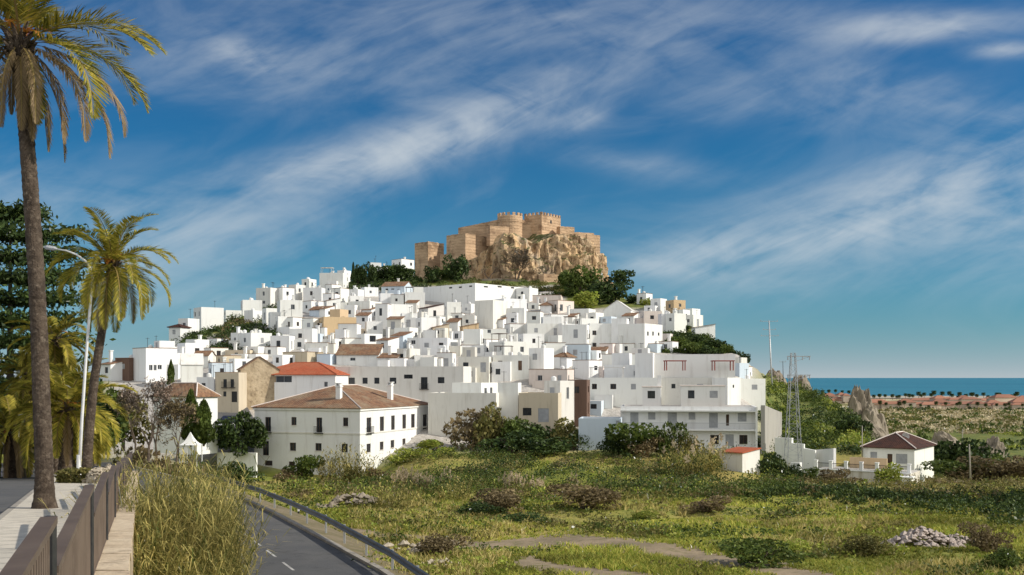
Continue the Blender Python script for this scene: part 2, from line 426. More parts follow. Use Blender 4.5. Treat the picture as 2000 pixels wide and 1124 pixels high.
def ground_material():
    m, t, b = new_mat('ground_cover')
    g = t.n('ShaderNodeNewGeometry').outputs['Position']
    at = t.n('ShaderNodeVertexColor'); at.layer_name = 'cover'
    sp = t.n('ShaderNodeSeparateColor', ins={0: at.outputs[0]}); town, sand, hill = sp.outputs
    n1 = t.noise(g, .06, 5, .6); n2 = t.noise(g, .35, 5, .65); n3 = t.noise(g, 1.6, 5, .7)
    c = t.mix(t.ramp(n1, .38, .62), (.24, .26, .04), (.37, .30, .09))
    c = t.mix(t.m('MULTIPLY', t.ramp(n2, .45, .68), .8), c, (.10, .135, .025))
    c = t.mix(t.m('MULTIPLY', t.ramp(n3, .52, .72), .5), c, (.22, .155, .08))
    # scrubland: pale sand and straw with darker dots
    k = t.noise(t.n('ShaderNodeMapping', ins={'Vector': g, 'Scale': (.035, .010, .1)}).outputs[0], 1.0, 6, .7)
    sc = t.mix(t.ramp(k, .40, .60), (.60, .50, .32), (.24, .22, .09))
    sc = t.mix(t.m('MULTIPLY', t.ramp(t.noise(g, .02, 4, .6), .48, .6), .7), sc, (.38, .30, .12))
    c = t.mix(sand, c, sc)
    hc = t.mix(t.ramp(n2, .35, .65), (.085, .125, .022), (.19, .19, .045))
    hc = t.mix(t.m('MULTIPLY', t.ramp(n3, .58, .75), .7), hc, (.26, .20, .13))
    c = t.mix(hill, c, hc)
    tc = t.mix(t.ramp(n3, .4, .6), (.50, .47, .43), (.38, .35, .31))
    c = t.mix(town, c, tc)
    t.link(c, b.inputs['Base Color']); b.inputs['Roughness'].default_value = .95
    bp = t.n('ShaderNodeBump', ins={'Strength': .7, 'Distance': .4, 'Height': t.noise(g, .9, 6, .7)}); t.link(bp.outputs[0], b.inputs['Normal'])
    return m
def build_ground():
    me = bpy.data.meshes.new('ground')
    UU, DD = np.meshgrid(US, DS, indexing='ij')
    V = np.stack([UU * DD, DD, GZ], -1).reshape(-1, 3).astype(np.float32)
    idx = np.arange(NU * ND).reshape(NU, ND)
    q = np.stack([idx[:-1, :-1], idx[1:, :-1], idx[1:, 1:], idx[:-1, 1:]], -1).reshape(-1, 4)
    me.vertices.add(len(V)); me.vertices.foreach_set('co', V.ravel())
    me.loops.add(q.size); me.loops.foreach_set('vertex_index', q.astype(np.int32).ravel())
    me.polygons.add(len(q)); me.polygons.foreach_set('loop_start', np.arange(0, q.size, 4, dtype=np.int32))
    me.update(calc_edges=True); me.validate()
    me.polygons.foreach_set('use_smooth', [True] * len(me.polygons))
    ca = me.color_attributes.new('cover', 'FLOAT_COLOR', 'POINT')
    PX = 1000 + F * UU; RP = np.interp(PX, *RIDGE)
    PY = HY - (GZ - CZ) / DD * F
    town = np.clip((DD - 150) / 8, 0, 1) * np.clip((PX - 190) / 40, 0, 1) * np.clip((1500 - PX) / 40, 0, 1)
    town *= np.where((PX < 545) & (PY < 672 - (PX - 350) * .25), 0, 1)
    town *= np.where((PY < 558) | ((PX > 1100) & (PY < 604)) | ((PX > 1290) & (PY < 690)), 0, 1)
    town *= np.where(DD > 400, 0, 1)
    sand = np.clip((DD - 420) / 120, 0, 1)
    hill = np.clip((DD - 158) / 10, 0, 1) * (1 - sand) * (1 - town)
    a = np.stack([town, sand, hill, np.ones_like(town)], -1).reshape(-1, 4).astype(np.float32)
    ca.data.foreach_set('color', a.ravel())
    me.materials.append(ground_material())
    tag(link('ground', me), kind='structure')
build_ground()

# sea
def build_sea():
    m, t, b = new_mat('sea_water')
    g = t.n('ShaderNodeNewGeometry').outputs['Position']
    st = t.n('ShaderNodeMapping', ins={'Vector': g, 'Scale': (.0006, .003, 1)}).outputs[0]
    c = t.mix(t.ramp(t.noise(st, 1.0, 5, .6), .35, .65), (.025, .16, .23), (.04, .21, .28))
    t.link(c, b.inputs['Base Color']); b.inputs['Roughness'].default_value = .45; b.inputs['Specular IOR Level'].default_value = .3
    bp = t.n('ShaderNodeBump', ins={'Strength': 1.0, 'Distance': 2.0, 'Height': t.noise(g, .05, 5, .7)}); t.link(bp.outputs[0], b.inputs['Normal'])
    mb = MB(); mb.face([(-90000, 1500, 0), (90000, 1500, 0), (90000, 100000, 0), (-90000, 100000, 0)])
    tag(mb.build('sea', m), kind='structure')
build_sea()
# ---------------------------------------------------------------- houses
HOUSES = []      # records for labels
def solve(px0, pxc, px1, D, th):
    c, s = math.cos(th), math.sin(th); u0, uc, u1 = [(p - 1000) / F for p in (px0, pxc, px1)]
    Cx, Cy = uc * D, D
    L = (Cx - u0 * Cy) / max(.05, c + u0 * s); dn = s - u1 * c
    W = (u1 * Cy - Cx) / dn if dn > .04 else (99 if px1 - pxc > 2 else 0)
    return L, W
def best_yaw(px0, pxc, px1, D):
    best = None
    for d in range(6, 84, 2):
        L, W = solve(px0, pxc, px1, D, R(d))
        Lm = max(L, 3.5); Wm = max(W, 3.5)
        e = abs(math.log(Lm / Wm)) + abs(d - 27) * .012 + max(0, 3.5 - L) * .25 + max(0, 3.5 - W) * .25 + max(0, W - 16) * .2
        if best is None or e < best[0]: best = (e, d)
    return R(best[1])

def holes_wall(mb, o, ex, nrm, L, z0, z1, rects, rev=.18, m=0):
    """a wall of length L from o along ex, outward normal nrm, with openings (s0, s1, z0, z1) that have reveals"""
    o = Vector(o); ex = Vector(ex); nrm = Vector(nrm)
    rects = [r for r in rects if r[0] > .05 and r[1] < L - .05 and r[2] > z0 + .02 and r[3] < z1 - .05]
    xs = sorted({0, L, *[r[0] for r in rects], *[r[1] for r in rects]}); zs = sorted({z0, z1, *[r[2] for r in rects], *[r[3] for r in rects]})
    pt = lambda s, z, d=0.0: o + ex * s + Vector((0, 0, z)) - nrm * d
    for a, b in zip(xs, xs[1:]):
        for c, d in zip(zs, zs[1:]):
            mx, mz = (a + b) / 2, (c + d) / 2
            if any(r[0] < mx < r[1] and r[2] < mz < r[3] for r in rects): continue
            mb.face([pt(a, c), pt(b, c), pt(b, d), pt(a, d)], m)
    for s0, s1, c, d in [r[:4] for r in rects]:
        mb.face([pt(s0, c), pt(s1, c), pt(s1, c, rev), pt(s0, c, rev)], m)
        mb.face([pt(s0, d, rev), pt(s1, d, rev), pt(s1, d), pt(s0, d)], m)
        mb.face([pt(s0, c), pt(s0, c, rev), pt(s0, d, rev), pt(s0, d)], m)
        mb.face([pt(s1, c, rev), pt(s1, c), pt(s1, d), pt(s1, d, rev)], m)
    return rects
def slab(mb, o, ex, nrm, s0, s1, z0, z1, d0, d1, m=0):
    """box in wall coordinates: along s, up z, outwards d (negative: into the wall)"""
    o = Vector(o); ex = Vector(ex); nrm = Vector(nrm)
    q = lambda s, z, d: o + ex * s + Vector((0, 0, z)) + nrm * d
    A = [q(s0, z0, d1), q(s1, z0, d1), q(s1, z1, d1), q(s0, z1, d1)]; B = [q(s0, z0, d0), q(s1, z0, d0), q(s1, z1, d0), q(s0, z1, d0)]
    mb.face(A, m); mb.face(B[::-1], m)
    for i in range(4): mb.face([A[i], B[i], B[(i + 1) % 4], A[(i + 1) % 4]], m)
def window(parent, o, ex, nrm, r, kind='w', fm=None, near=False):
    s0, s1, z0, z1 = r[:4]; fm = fm or M['frame']
    name = {'w': 'window', 'd': 'door', 'b': 'window', 's': 'shutter', 'g': 'window', 'v': 'veranda_opening'}[kind]
    mb = MB(); e = .012
    s0 += e; s1 -= e; z0 += e; z1 -= e
    if kind == 'd':
        slab(mb, o, ex, nrm, s0, s1, z0, z1, -.16, -.10, 0); w = mb.build(name, fm, parent)
    elif kind == 's':
        slab(mb, o, ex, nrm, s0, s1, z0, z1, -.14, -.05, 0)
        n = max(3, int((z1 - z0) / .18))
        for i in range(n): slab(mb, o, ex, nrm, s0 + .06, s1 - .06, z0 + (z1 - z0) * (i + .2) / n, z0 + (z1 - z0) * (i + .7) / n, -.05, -.025, 0)
        w = mb.build(name, M['greyframe'], parent)
    elif kind == 'v':
        slab(mb, o, ex, nrm, s0, s1, z0, z1, -.17, -.15, 0); n = max(2, int((s1 - s0) / 1.2))
        for i in range(n + 1): x = s0 + (s1 - s0 - .06) * i / n; slab(mb, o, ex, nrm, x, x + .06, z0, z1, -.15, -.10, 1)
        w = mb.build(name, [M['glass'], fm], parent)
    else:
        slab(mb, o, ex, nrm, s0 + .05, s1 - .05, z0 + .05, z1 - .05, -.16, -.13, 1)
        fw = .07
        for a in ((s0, s0 + fw, z0, z1), (s1 - fw, s1, z0, z1), (s0 + fw, s1 - fw, z0, z0 + fw), (s0 + fw, s1 - fw, z1 - fw, z1), ((s0 + s1) / 2 - .035, (s0 + s1) / 2 + .035, z0 + fw, z1 - fw)):
            slab(mb, o, ex, nrm, *a, -.17, -.09, 0)
        if kind == 'g':
            for i in range(1, 6): x = s0 + (s1 - s0) * i / 6; slab(mb, o, ex, nrm, x - .02, x + .02, z0, z1, -.06, -.03, 0)
        w = mb.build(name, [fm, M['glass']], parent)
    if near and kind in 'wg':
        sb = MB(); slab(sb, o, ex, nrm, s0 - .1, s1 + .1, z0 - .10, z0 - .012, .004, .09, 0); sb.build('sill', M['offwhite'], w)
    if kind == 'b':
        rb = MB(); a0, a1 = s0 - .25, s1 + .25
        slab(rb, o, ex, nrm, a0, a1, z0 - .12, z0 - .02, .004, .38, 0)
        slab(rb, o, ex, nrm, a0, a1, z0 + .9, z0 + .95, .33, .37, 0)
        n = int((a1 - a0) / .13)
        for i in range(n + 1): x = a0 + (a1 - a0 - .025) * i / n; slab(rb, o, ex, nrm, x, x + .025, z0 - .02, z0 + .9, .34, .362, 0)
        rb.build('balcony', M['iron'], w)
    return w
def hip_roof(L, W, H, rise, oh=.35, m=0, th=.12):
    """hip roof over x -L..0, y 0..W"""
    mb = MB(); x0, x1, y0, y1 = -L - oh, oh, -oh, W + oh
    if L >= W: r0 = (x0 + (y1 - y0) / 2, (y0 + y1) / 2, H + rise); r1 = (x1 - (y1 - y0) / 2, (y0 + y1) / 2, H + rise)
    else: r0 = ((x0 + x1) / 2, y0 + (x1 - x0) / 2, H + rise); r1 = ((x0 + x1) / 2, y1 - (x1 - x0) / 2, H + rise)
    E = [(x0, y0, H), (x1, y0, H), (x1, y1, H), (x0, y1, H)]; lo = [(a, b, c - th) for a, b, c in E]
    if L >= W:
        for f in ([E[0], E[1], r1, r0], [E[1], E[2], r1], [E[2], E[3], r0, r1], [E[3], E[0], r0]): mb.face(f, m)
        hips = [(E[0], r0), (E[3], r0), (E[1], r1), (E[2], r1), (r0, r1)]
    else:
        for f in ([E[0], E[1], r0], [E[1], E[2], r1, r0], [E[2], E[3], r1], [E[3], E[0], r0, r1]): mb.face(f, m)
        hips = [(E[0], r0), (E[1], r0), (E[2], r1), (E[3], r1), (r0, r1)]
    for i in range(4): mb.face([lo[i], lo[(i + 1) % 4], E[(i + 1) % 4], E[i]], m)
    mb.face(lo[::-1], m)
    return mb, hips, (r0, r1)

def house(px0, pxc, px1, pyt, pyb, fl='', D=None, th=None, colr='white', roof=None, winf=None, winr=None, nf=None, nr=None, label=None, cat='house', name='white_house', below=5.0, hut=None, near=False, chim=None, rise=None, W=None, rim=None, floorz=None, wrec=True):
    D = D or dist_of(pyb, pxc)
    th = th if th is not None else best_yaw(px0, pxc, px1, D)
    L, Wd = solve(px0, pxc, px1, D, th)
    L = min(max(L, 3.2), 45); Wd = min(max(Wd, 4.0), 45 if W is None else W)
    if W: Wd = W
    u = (pxc - 1000) / F; C = Vector((u * D, D)); zt = CZ + (HY - pyt) / F * D
    zg = CZ + (HY - pyb) / F * D; H = max(2.2, zt - zg)
    e = empty(name, (C.x, C.y, zg), -th)
    r = random.Random(int(px0 * 31 + pxc * 17 + pyt * 7))
    roof = roof or 'f'
    c, s = math.cos(th), math.sin(th)
    def locf(px, py):   # pixel on the front wall -> (x, z)
        uu = (px - 1000) / F; l = (C.x - uu * C.y) / (c + uu * s); d = C.y + l * s
        return L - l, CZ + (HY - py) / F * d - zg
    def locr(px, py):
        uu = (px - 1000) / F; w = (uu * C.y - C.x) / max(.02, s - uu * c); d = C.y + w * c
        return w, CZ + (HY - py) / F * d - zg
    def conv(lst, fn):
        out = []
        for w in lst:
            k = w[4] if len(w) > 4 else 'w'; cx, cyy = (w[0] + w[2]) / 2, (w[1] + w[3]) / 2
            a = fn(w[0], cyy); b = fn(w[2], cyy); t0 = fn(cx, w[1]); t1 = fn(cx, w[3])
            out.append((a[0], b[0], t1[1], t0[1], k))
        return out
    par = .55 if roof == 'f' and H > 3 else 0
    Hw = H - (0 if roof == 'f' else 0)
    def auto(Lw, n, drop):
        out = []; fls = max(1, int((H - par) / 2.7))
        for f in range(min(fls, 3)):
            zt_ = H - par - .55 - f * 2.75
            if zt_ < 1.3: break
            m_ = n if n is not None else max(1, int(Lw / 2.9))
            for i in range(m_):
                if r.random() < drop: continue
                x = Lw * (i + .5) / m_ + r.uniform(-.4, .4); big = r.random() < .22; ww = r.uniform(.7, 1.1) / 2; hh = r.uniform(.8, 1.25)
                if big: hh = 1.9
                z_ = zt_ - hh
                if z_ < .1: continue
                if x - ww < .35 or x + ww > Lw - .35: continue
                out.append((x - ww, x + ww, z_, zt_, 'w' if not big else r.choice('wdsb')) if r.random() > .22 else (x - ww, x + ww, z_, zt_, 's'))
        return out
    drop = .22
    Rf = conv(winf, locf) if winf is not None else (auto(L, nf, drop) if nf != 0 else [])
    Rr = conv(winr, locr) if winr is not None else (auto(Wd, nr, .5) if nr != 0 else [])
    wm = M[colr]; mb = MB()
    ztop = H
    Rf = holes_wall(mb, (-L, 0, 0), (1, 0, 0), (0, -1, 0), L, -below, ztop, Rf)
    Rr = holes_wall(mb, (0, 0, 0), (0, 1, 0), (1, 0, 0), Wd, -below, ztop, Rr)
    mb.face([(0, Wd, -below), (-L, Wd, -below), (-L, Wd, ztop), (0, Wd, ztop)])
    mb.face([(-L, Wd, -below), (-L, 0, -below), (-L, 0, ztop), (-L, Wd, ztop)])
    feats = []
    if roof == 'f':
        t = .22; zf = H - par if par else H - .02
        if par:
            mb.face([(-L, 0, H), (0, 0, H), (-t, t, H), (-L + t, t, H)]); mb.face([(0, 0, H), (0, Wd, H), (-t, Wd - t, H), (-t, t, H)])
            mb.face([(0, Wd, H), (-L, Wd, H), (-L + t, Wd - t, H), (-t, Wd - t, H)]); mb.face([(-L, Wd, H), (-L, 0, H), (-L + t, t, H), (-L + t, Wd - t, H)])
            for a, b in (((-L + t, t), (-t, t)), ((-t, t), (-t, Wd - t)), ((-t, Wd - t), (-L + t, Wd - t)), ((-L + t, Wd - t), (-L + t, t))):
                mb.face([(b[0], b[1], zf), (a[0], a[1], zf), (a[0], a[1], H), (b[0], b[1], H)])
        mb.build('wall', wm, e)
        rb = MB(); q = t + .003 if par else 0
        rb.face([(-L + q, q, zf + .01), (-q, q, zf + .01), (-q, Wd - q, zf + .01), (-L + q, Wd - q, zf + .01)])
        rb.build('roof', M['floor'] if r.random() < .55 else M['offwhite'], e)
        if rim: slab_b = MB(); slab_b.box((-L - .15, -.15, H - .12), (.15, Wd + .15, H + .06)); slab_b.build('cornice', M[rim], e)
    else:
        tm = {'t': 'tile', 'r': 'redtile', 'd': 'darktile'}[roof[1] if len(roof) > 1 else 't']; k = roof[0]; rz = rise if rise is not None else min(L, Wd) * .24
        if k == 'h':
            mb.build('wall', wm, e); rb, hips, _ = hip_roof(L, Wd, H + .12, rz); ro = rb.build('roof', M[tm], e)
            hb = MB()
            for a, b in hips: hb.tube([a, b], .09, 6)
            hb.build('ridge_tiles', M['pink'] if near else M[tm], ro)
        elif k == 'g':     # ridge along the front
            for x in (-L, 0): mb.face([(x, 0, H), (x, Wd, H), (x, Wd / 2, H + rz)][::(1 if x == 0 else -1)])
            mb.build('wall', wm, e); rb = MB(); o_ = .25; sl_ = rz / (Wd / 2)
            for y0, z0, y1, z1 in ((-o_, H - o_ * sl_, Wd / 2, H + rz), (Wd + o_, H - o_ * sl_, Wd / 2, H + rz)):
                A = [(-L - .2, y0, z0 + .03), (.2, y0, z0 + .03), (.2, y1, z1 + .03), (-L - .2, y1, z1 + .03)]; B = [(a, b, d + .12) for a, b, d in A]
                rb.face(B if y0 < y1 else B[::-1]); rb.face(A[::-1] if y0 < y1 else A)
                for i in range(4): rb.face([A[i], A[(i + 1) % 4], B[(i + 1) % 4], B[i]])
            rb.build('roof', M[tm], e)
        elif k == 'G':     # gable on the front
            for y in (0, Wd): mb.face([(-L, y, H), (0, y, H), (-L / 2, y, H + rz)][::(1 if y == 0 else -1)])
            mb.build('wall', wm, e); rb = MB(); sl_ = rz / (L / 2)
            for x0, x1 in ((-L - .15, -L / 2), (.15, -L / 2)):
                z0 = H - .15 * sl_; z1 = H + rz
                A = [(x0, -.12, z0 + .03), (x1, -.12, z1 + .03), (x1, Wd + .12, z1 + .03), (x0, Wd + .12, z0 + .03)]; B = [(a, b, d + .12) for a, b, d in A]
                rb.face(B if x0 > x1 else B[::-1]); rb.face(A[::-1] if x0 > x1 else A)
                for i in range(4): rb.face([A[i], A[(i + 1) % 4], B[(i + 1) % 4], B[i]])
            rb.build('roof', M['offwhite'] if 'w' in fl else M[tm], e)
        elif k == 's':     # lean-to falling to the front
            for x in (-L, 0): mb.face([(x, 0, H), (x, Wd, H), (x, Wd, H + rz)][::(1 if x == 0 else -1)])
            mb.face([(0, Wd, H), (-L, Wd, H), (-L, Wd, H + rz), (0, Wd, H + rz)]); mb.build('wall', wm, e); rb = MB()
            sl_ = rz / Wd; A = [(-L - .2, -.3, H - .3 * sl_ + .03), (.2, -.3, H - .3 * sl_ + .03), (.2, Wd + .1, H + rz + .05), (-L - .2, Wd + .1, H + rz + .05)]; B = [(a, b, d + .12) for a, b, d in A]
            rb.face(B); rb.face(A[::-1])
            for i in range(4): rb.face([A[i], A[(i + 1) % 4], B[(i + 1) % 4], B[i]])
            rb.build('roof', M[tm], e)
    if r.random() < .5 and 'n' not in fl and L > 4:      # a lower room built on in front, or a terrace wall
        aw = L * r.uniform(.35, .6); ax = -L + r.uniform(0, L - aw); ad = r.uniform(1.4, 2.6); ah = H * r.uniform(.35, .6)
        ab = MB(); ab.box((ax, -ad, -below), (ax + aw, -.004, ah), sides='xXyZ'); ab.box((ax + .2, -ad + .2, ah + .006), (ax + aw - .2, -.2, ah + .012), 1, sides='Z')
        if r.random() < .6:
            ab.box((ax, -ad, ah + .004), (ax + aw, -ad + .16, ah + .8)); ab.box((ax + aw - .16, -ad + .165, ah + .004), (ax + aw, -.004, ah + .8)); ab.box((ax, -ad + .165, ah + .004), (ax + .16, -.004, ah + .8))
        an = ab.build('annex', [wm, M['floor']], e)
        if ah > 2.2:
            wb_ = MB(); x_ = ax + aw * r.uniform(.3, .7); slab(wb_, (0, -ad, 0), (1, 0, 0), (0, -1, 0), x_ - .45, x_ + .45, ah - 1.7, ah - .6, .003, .03); wb_.build('window', M['glass'], an)
    if r.random() < .3 and 'n' not in fl and roof == 'f' and not rim:
        tb = MB(); cw = .3; zc = H + .004
        for a_, b_ in (((-L - .06, -.06, zc), (.06, cw, zc + .1)), ((.06 - cw, cw + .003, zc), (.06, Wd, zc + .1))): tb.box(a_, b_)
        tb.build('tile_coping', M['tile'], e)
    if r.random() < .24 and 'n' not in fl and roof == 'f' and par and L > 5:
        pb = MB(); x0 = -L + .4; x1 = x0 + L * .45; z0 = H - par + .02; hh = 2.3
        for x_ in (x0, x1):
            for y_ in (.5, 2.6): pb.box((x_ - .05, y_ - .05, z0), (x_ + .05, y_ + .05, z0 + hh))
        pb.box((x0 - .2, .3, z0 + hh), (x1 + .2, 2.8, z0 + hh + .1)); pb.build('awning', M[r.choice(('darktile', 'tile', 'greyframe', 'offwhite', 'brown'))], e)
    frames = [M['frame'], M['iron'], M['greyframe']]
    fm = M['frame'] if near else r.choice(frames)
    for q in Rf: window(e, (-L, 0, 0), (1, 0, 0), (0, -1, 0), q, q[4], fm, near)
    for q in Rr: window(e, (0, 0, 0), (0, 1, 0), (1, 0, 0), q, q[4], fm, near)
    def hutbox(x0, x1, y0, y1, h, nm='roof_hut'):
        hb = MB(); z = (H - par) + .015; hh = h
        hb.box((x0, y0, z), (x1, y1, z + hh), sides='xXyYZ'); o = hb.build(nm, wm, e)
        if nm == 'roof_hut':
            db = MB(); xm = (x0 + x1) / 2; db.box((xm - .4, y0 - .03, z + .05), (xm + .4, y0 + .05, z + min(1.9, hh - .3)), sides='xXyZ'); db.build('door', M['greyframe'], o)
        return o
    if 'u' in fl or (hut is None and roof == 'f' and H > 4 and min(L, Wd) > 5.5 and r.random() < .45 and 'n' not in fl):
        a = r.uniform(.35, .5); hx0 = -L + .35 if r.random() < .5 else -L * a - .35
        hutbox(hx0, hx0 + L * a, Wd * .45, Wd - .3, r.uniform(1.9, 2.5)); feats.append('roof hut')
    if chim or ('c' in fl) or (r.random() < .35 and 'n' not in fl):
        cx = -L * r.uniform(.2, .8); cyy = Wd * r.uniform(.3, .7); cb = MB(); zb = H - par
        if roof[0] in 'hgGs': zb = H + (rise or 1) * .2
        hh = r.uniform(1.2, 1.9) + (.8 if roof[0] in 'hgGs' else 0)
        cb.box((cx - .28, cyy - .28, zb), (cx + .28, cyy + .28, zb + hh), sides='xXyY'); cb.box((cx - .38, cyy - .38, zb + hh), (cx + .38, cyy + .38, zb + hh + .16))
        cb.build('chimney', M['white'], e); feats.append('chimney')
    if roof == 'f' and par and 'n' not in fl:
        for _ in range(r.choice((0, 1, 1, 2, 3))):
            ax, ay = -L * r.uniform(.15, .85), Wd * r.uniform(.2, .8); z = H - par; k = r.random(); ab = MB()
            if k < .6:
                hh = r.uniform(2, 3.2); ab.bar((ax, ay, z), (ax, ay, z + hh), .06)
                ab.bar((ax - .5, ay, z + hh - .15), (ax + .5, ay, z + hh - .15), .04)
                for q in range(5): x = ax - .45 + q * .22; ab.bar((x, ay - .25, z + hh - .15), (x, ay + .25, z + hh - .15), .03)
                ab.build('aerial', M['iron'], e)
            else:
                ab.tube([(ax, ay, z), (ax, ay, z + 1.1)], .45, 10); ab.tube([(ax, ay, z + 1.1), (ax, ay, z + 1.3)], [.45, .12], 10); ab.build('water_tank', M['white'], e, smooth=False)
    if wrec: HOUSES.append(dict(o=e, label=label, cat=cat, L=L, W=Wd, H=H, col=colr, roof=roof, nw=len(Rf) + len(Rr), feats=feats, px=(px0 + px1) / 2, py=(pyt + pyb) / 2, D=D, pc=pxc, x0=px0, x1=px1, yt=pyt, yb=pyb))
    e['_'] = 0; del e['_']
    return dict(o=e, L=L, W=Wd, H=H, zg=zg, th=th, D=D, locf=locf, locr=locr, par=par, C=C)
# ---------------------------------------------------------------- the town: px of left edge, corner, right edge, top row, foot row, options
TOWN = """
352 352 368 640 660 h d
364 367 386 622 655
378 393 437 600 640
436 441 472 606 624
470 474 512 586 618
500 528 548 562 604 f - offwhite
538 552 575 562 602
541 547 591 586 650
572 578 594 556 592 f - offwhite
592 628 635 562 594
600 604 616 545 565
624 670 681 533 572
664 672 684 528 545
630 655 664 574 606
662 665 680 563 602
721 724 739 513 542
738 743 766 521 542
765 784 809 506 537
590 608 636 588 614
632 638 661 588 617 s t
680 684 707 578 604
697 699 709 565 586
705 712 739 561 582
740 743 765 573 600
680 722 746 588 622
744 757 761 594 647
556 572 592 620 652
590 612 627 622 662
536 543 573 618 652
789 791 830 571 602
763 788 791 576 602
782 785 813 612 642
756 783 787 624 662 s t offwhite
818 836 867 602 634 s d offwhite
868 873 896 590 622
812 823 847 620 664
840 846 877 640 664 s t cream
655 697 701 633 666
630 654 677 662 688
664 674 707 661 686
750 758 777 665 702 s t
776 800 803 681 717 f - offwhite
806 810 853 694 720
738 775 779 700 720 s t
820 874 877 660 697
620 645 661 692 718 f - blue
905 927 930 616 647 f - offwhite
960 984 1029 583 614
988 1024 1031 602 638
1028 1055 1061 609 652
898 904 927 638 662 s t beige
985 996 1023 633 664
905 938 943 643 692
897 902 935 677 694
871 876 892 664 682
1012 1022 1063 652 692
955 985 1035 667 702
895 955 963 697 750 f - offwhite
869 883 915 716 754
962 1033 1037 694 744
1033 1062 1079 680 744
1058 1066 1105 670 714
1104 1150 1154 673 718 f - blue
1020 1030 1099 632 670
1068 1098 1129 632 670
1098 1146 1153 634 692
1150 1183 1187 688 706 s t
1040 1096 1099 577 602 f - pink
1062 1090 1121 587 614 f - pink
1008 1034 1051 562 592
1112 1150 1163 603 630
1062 1076 1109 614 642
1120 1136 1167 622 642
1258 1262 1273 573 598
1274 1290 1301 583 608
1300 1316 1339 586 614 f - beige
1328 1334 1346 605 627
1288 1292 1318 613 647
1314 1317 1337 612 650
1336 1354 1371 615 639
1350 1358 1397 640 658 s t
1250 1258 1293 608 642 f - pink
1258 1280 1285 597 614
1175 1265 1273 692 732
1148 1288 1296 738 800
1436 1462 1468 717 747
1440 1446 1495 740 777
1033 1108 1121 722 762 f - pink
972 1012 1017 748 852
1086 1094 1118 744 850 f - offwhite
1110 1146 1151 742 835 f - brown
420 440 472 728 788 f - cream
384 418 424 737 778
346 362 402 670 702
372 384 405 663 692
398 412 441 680 707
440 488 500 684 705 f - cream
497 504 527 677 702
455 472 491 650 682
468 490 531 650 690
528 565 571 656 692
565 610 615 642 686
552 600 641 688 718 f - cream
496 500 521 694 712
225 252 259 700 742 f - brown
196 216 230 712 745 s t
540 552 600 655 672
596 640 652 670 690
610 634 640 640 668
700 722 760 642 660
838 858 868 618 640
845 868 900 668 690
770 800 822 640 668
920 950 975 664 682
1070 1090 1112 655 674
1190 1196 1222 700 720
1040 1060 1080 700 724
1118 1150 1176 704 742
1300 1318 1340 628 642
486 494 512 606 632
512 520 544 602 640
598 612 632 566 590
640 648 664 556 576
578 584 600 572 590
1236 1246 1262 578 590
1345 1352 1366 606 618
480 494 520 660 682
414 424 446 662 680
300 318 350 690 722
330 348 372 690 716
640 652 672 606 622
840 862 880 700 722
760 790 800 700 722
1180 1210 1240 672 692
1290 1300 1318 720 745
"""
def parse_town():
    for ln in TOWN.strip().splitlines():
        a = ln.split(); p = [float(x) for x in a[:5]]; roof = 'f'; cl = 'white'
        if len(a) > 5: roof = a[5] + (a[6] if a[6] != '-' else '')
        if len(a) > 7: cl = a[7]
        nm = {'brown': 'brown_house_or_alley', 'beige': 'beige_house', 'cream': 'cream_house', 'blue': 'pale_blue_house'}.get(cl, 'white_house')  # the brown block beside the cream townhouse stands for the alley's shaded wall
        if roof != 'f': nm = 'tile_roofed_house'
        house(*p, roof=roof, colr=cl, name=nm)
parse_town()

# -- the buildings one can pick out
H_ = house
H_(819, 928, 1022, 553, 600, 'n', th=R(42), winf=[(827, 558, 831, 563), (877, 561, 883, 564), (896, 560, 902, 563), (916, 558, 922, 561)], winr=[(945, 559, 953, 562), (972, 559, 980, 562), (998, 561, 1004, 564)],
   label='long white hall with tiny high windows, just under the castle terrace', cat='hall', name='white_hall')
H_(622, 632, 696, 619, 667, 'n', colr='beige', nf=1, winr=[(668, 640, 671, 646)], label='sand coloured house with a plain sunlit flank amid white ones', name='beige_house')
H_(661, 664, 678, 604, 640, 'n', colr='beige', nf=0, nr=0, D=dist_of(640) + 1, label='narrow sand coloured tower rising behind the sand coloured house', name='beige_tower_house')
H_(745, 790, 806, 559, 580, 'c', roof='gt', rise=1.7, winf=[(753, 564, 758, 569), (764, 564, 770, 569), (775, 565, 779, 571)], colr='blue', label='house with a terracotta gable roof next to the long white hall', name='tile_roofed_house')
H_(745, 761, 807, 594, 627, 'n', nf=1, nr=0, label='white cube house with a large blank sunlit flank below the terracotta gable roof house')
H_(713, 716, 742, 628, 660, 'n', nf=0, nr=1, label='tall white stair tower house with one small window', hut=0)
H_(697, 712, 747, 652, 686, 'n', winf=[], winr=[(722, 656, 734, 668, 'g')], label='white house with one large grated window under the white stair tower')
H_(657, 739, 747, 693, 718, 'n', roof='st', rise=2.2, winf=[(684, 699, 694, 705)], nr=1, label='long low white house with a brown tiled lean-to roof above the window row building', name='tile_roofed_house')
H_(927, 963, 991, 586, 642, 'n', nf=0, nr=0, colr='offwhite', label='tall blank pale grey house in front of the long white hall')
H_(936, 941, 989, 643, 674, 'n', nf=0, winr=[(941, 645, 945, 651), (952, 644, 959, 651), (966, 643, 971, 650)], label='white house with a row of three small windows on its sunny side')
H_(1147, 1152, 1195, 632, 686, 'n', nf=0, winr=[(1157, 646, 1165, 655), (1157, 670, 1165, 678)], label='white house with two round headed windows beside the big blank cube')
H_(1194, 1259, 1294, 632, 692, 'n', nf=0, winr=[(1264, 648, 1267, 656), (1274, 648, 1277, 656), (1285, 650, 1288, 656), (1281, 676, 1284, 685), (1287, 676, 1290, 685)], label='big white cube house, windowless grey front and bright five window flank', name='cube_house')
H_(1194, 1224, 1228, 622, 655, 'n', nf=0, nr=0, D=dist_of(692) + 3.5, label='white roof room behind the parapet of the big cube house', name='roof_room')
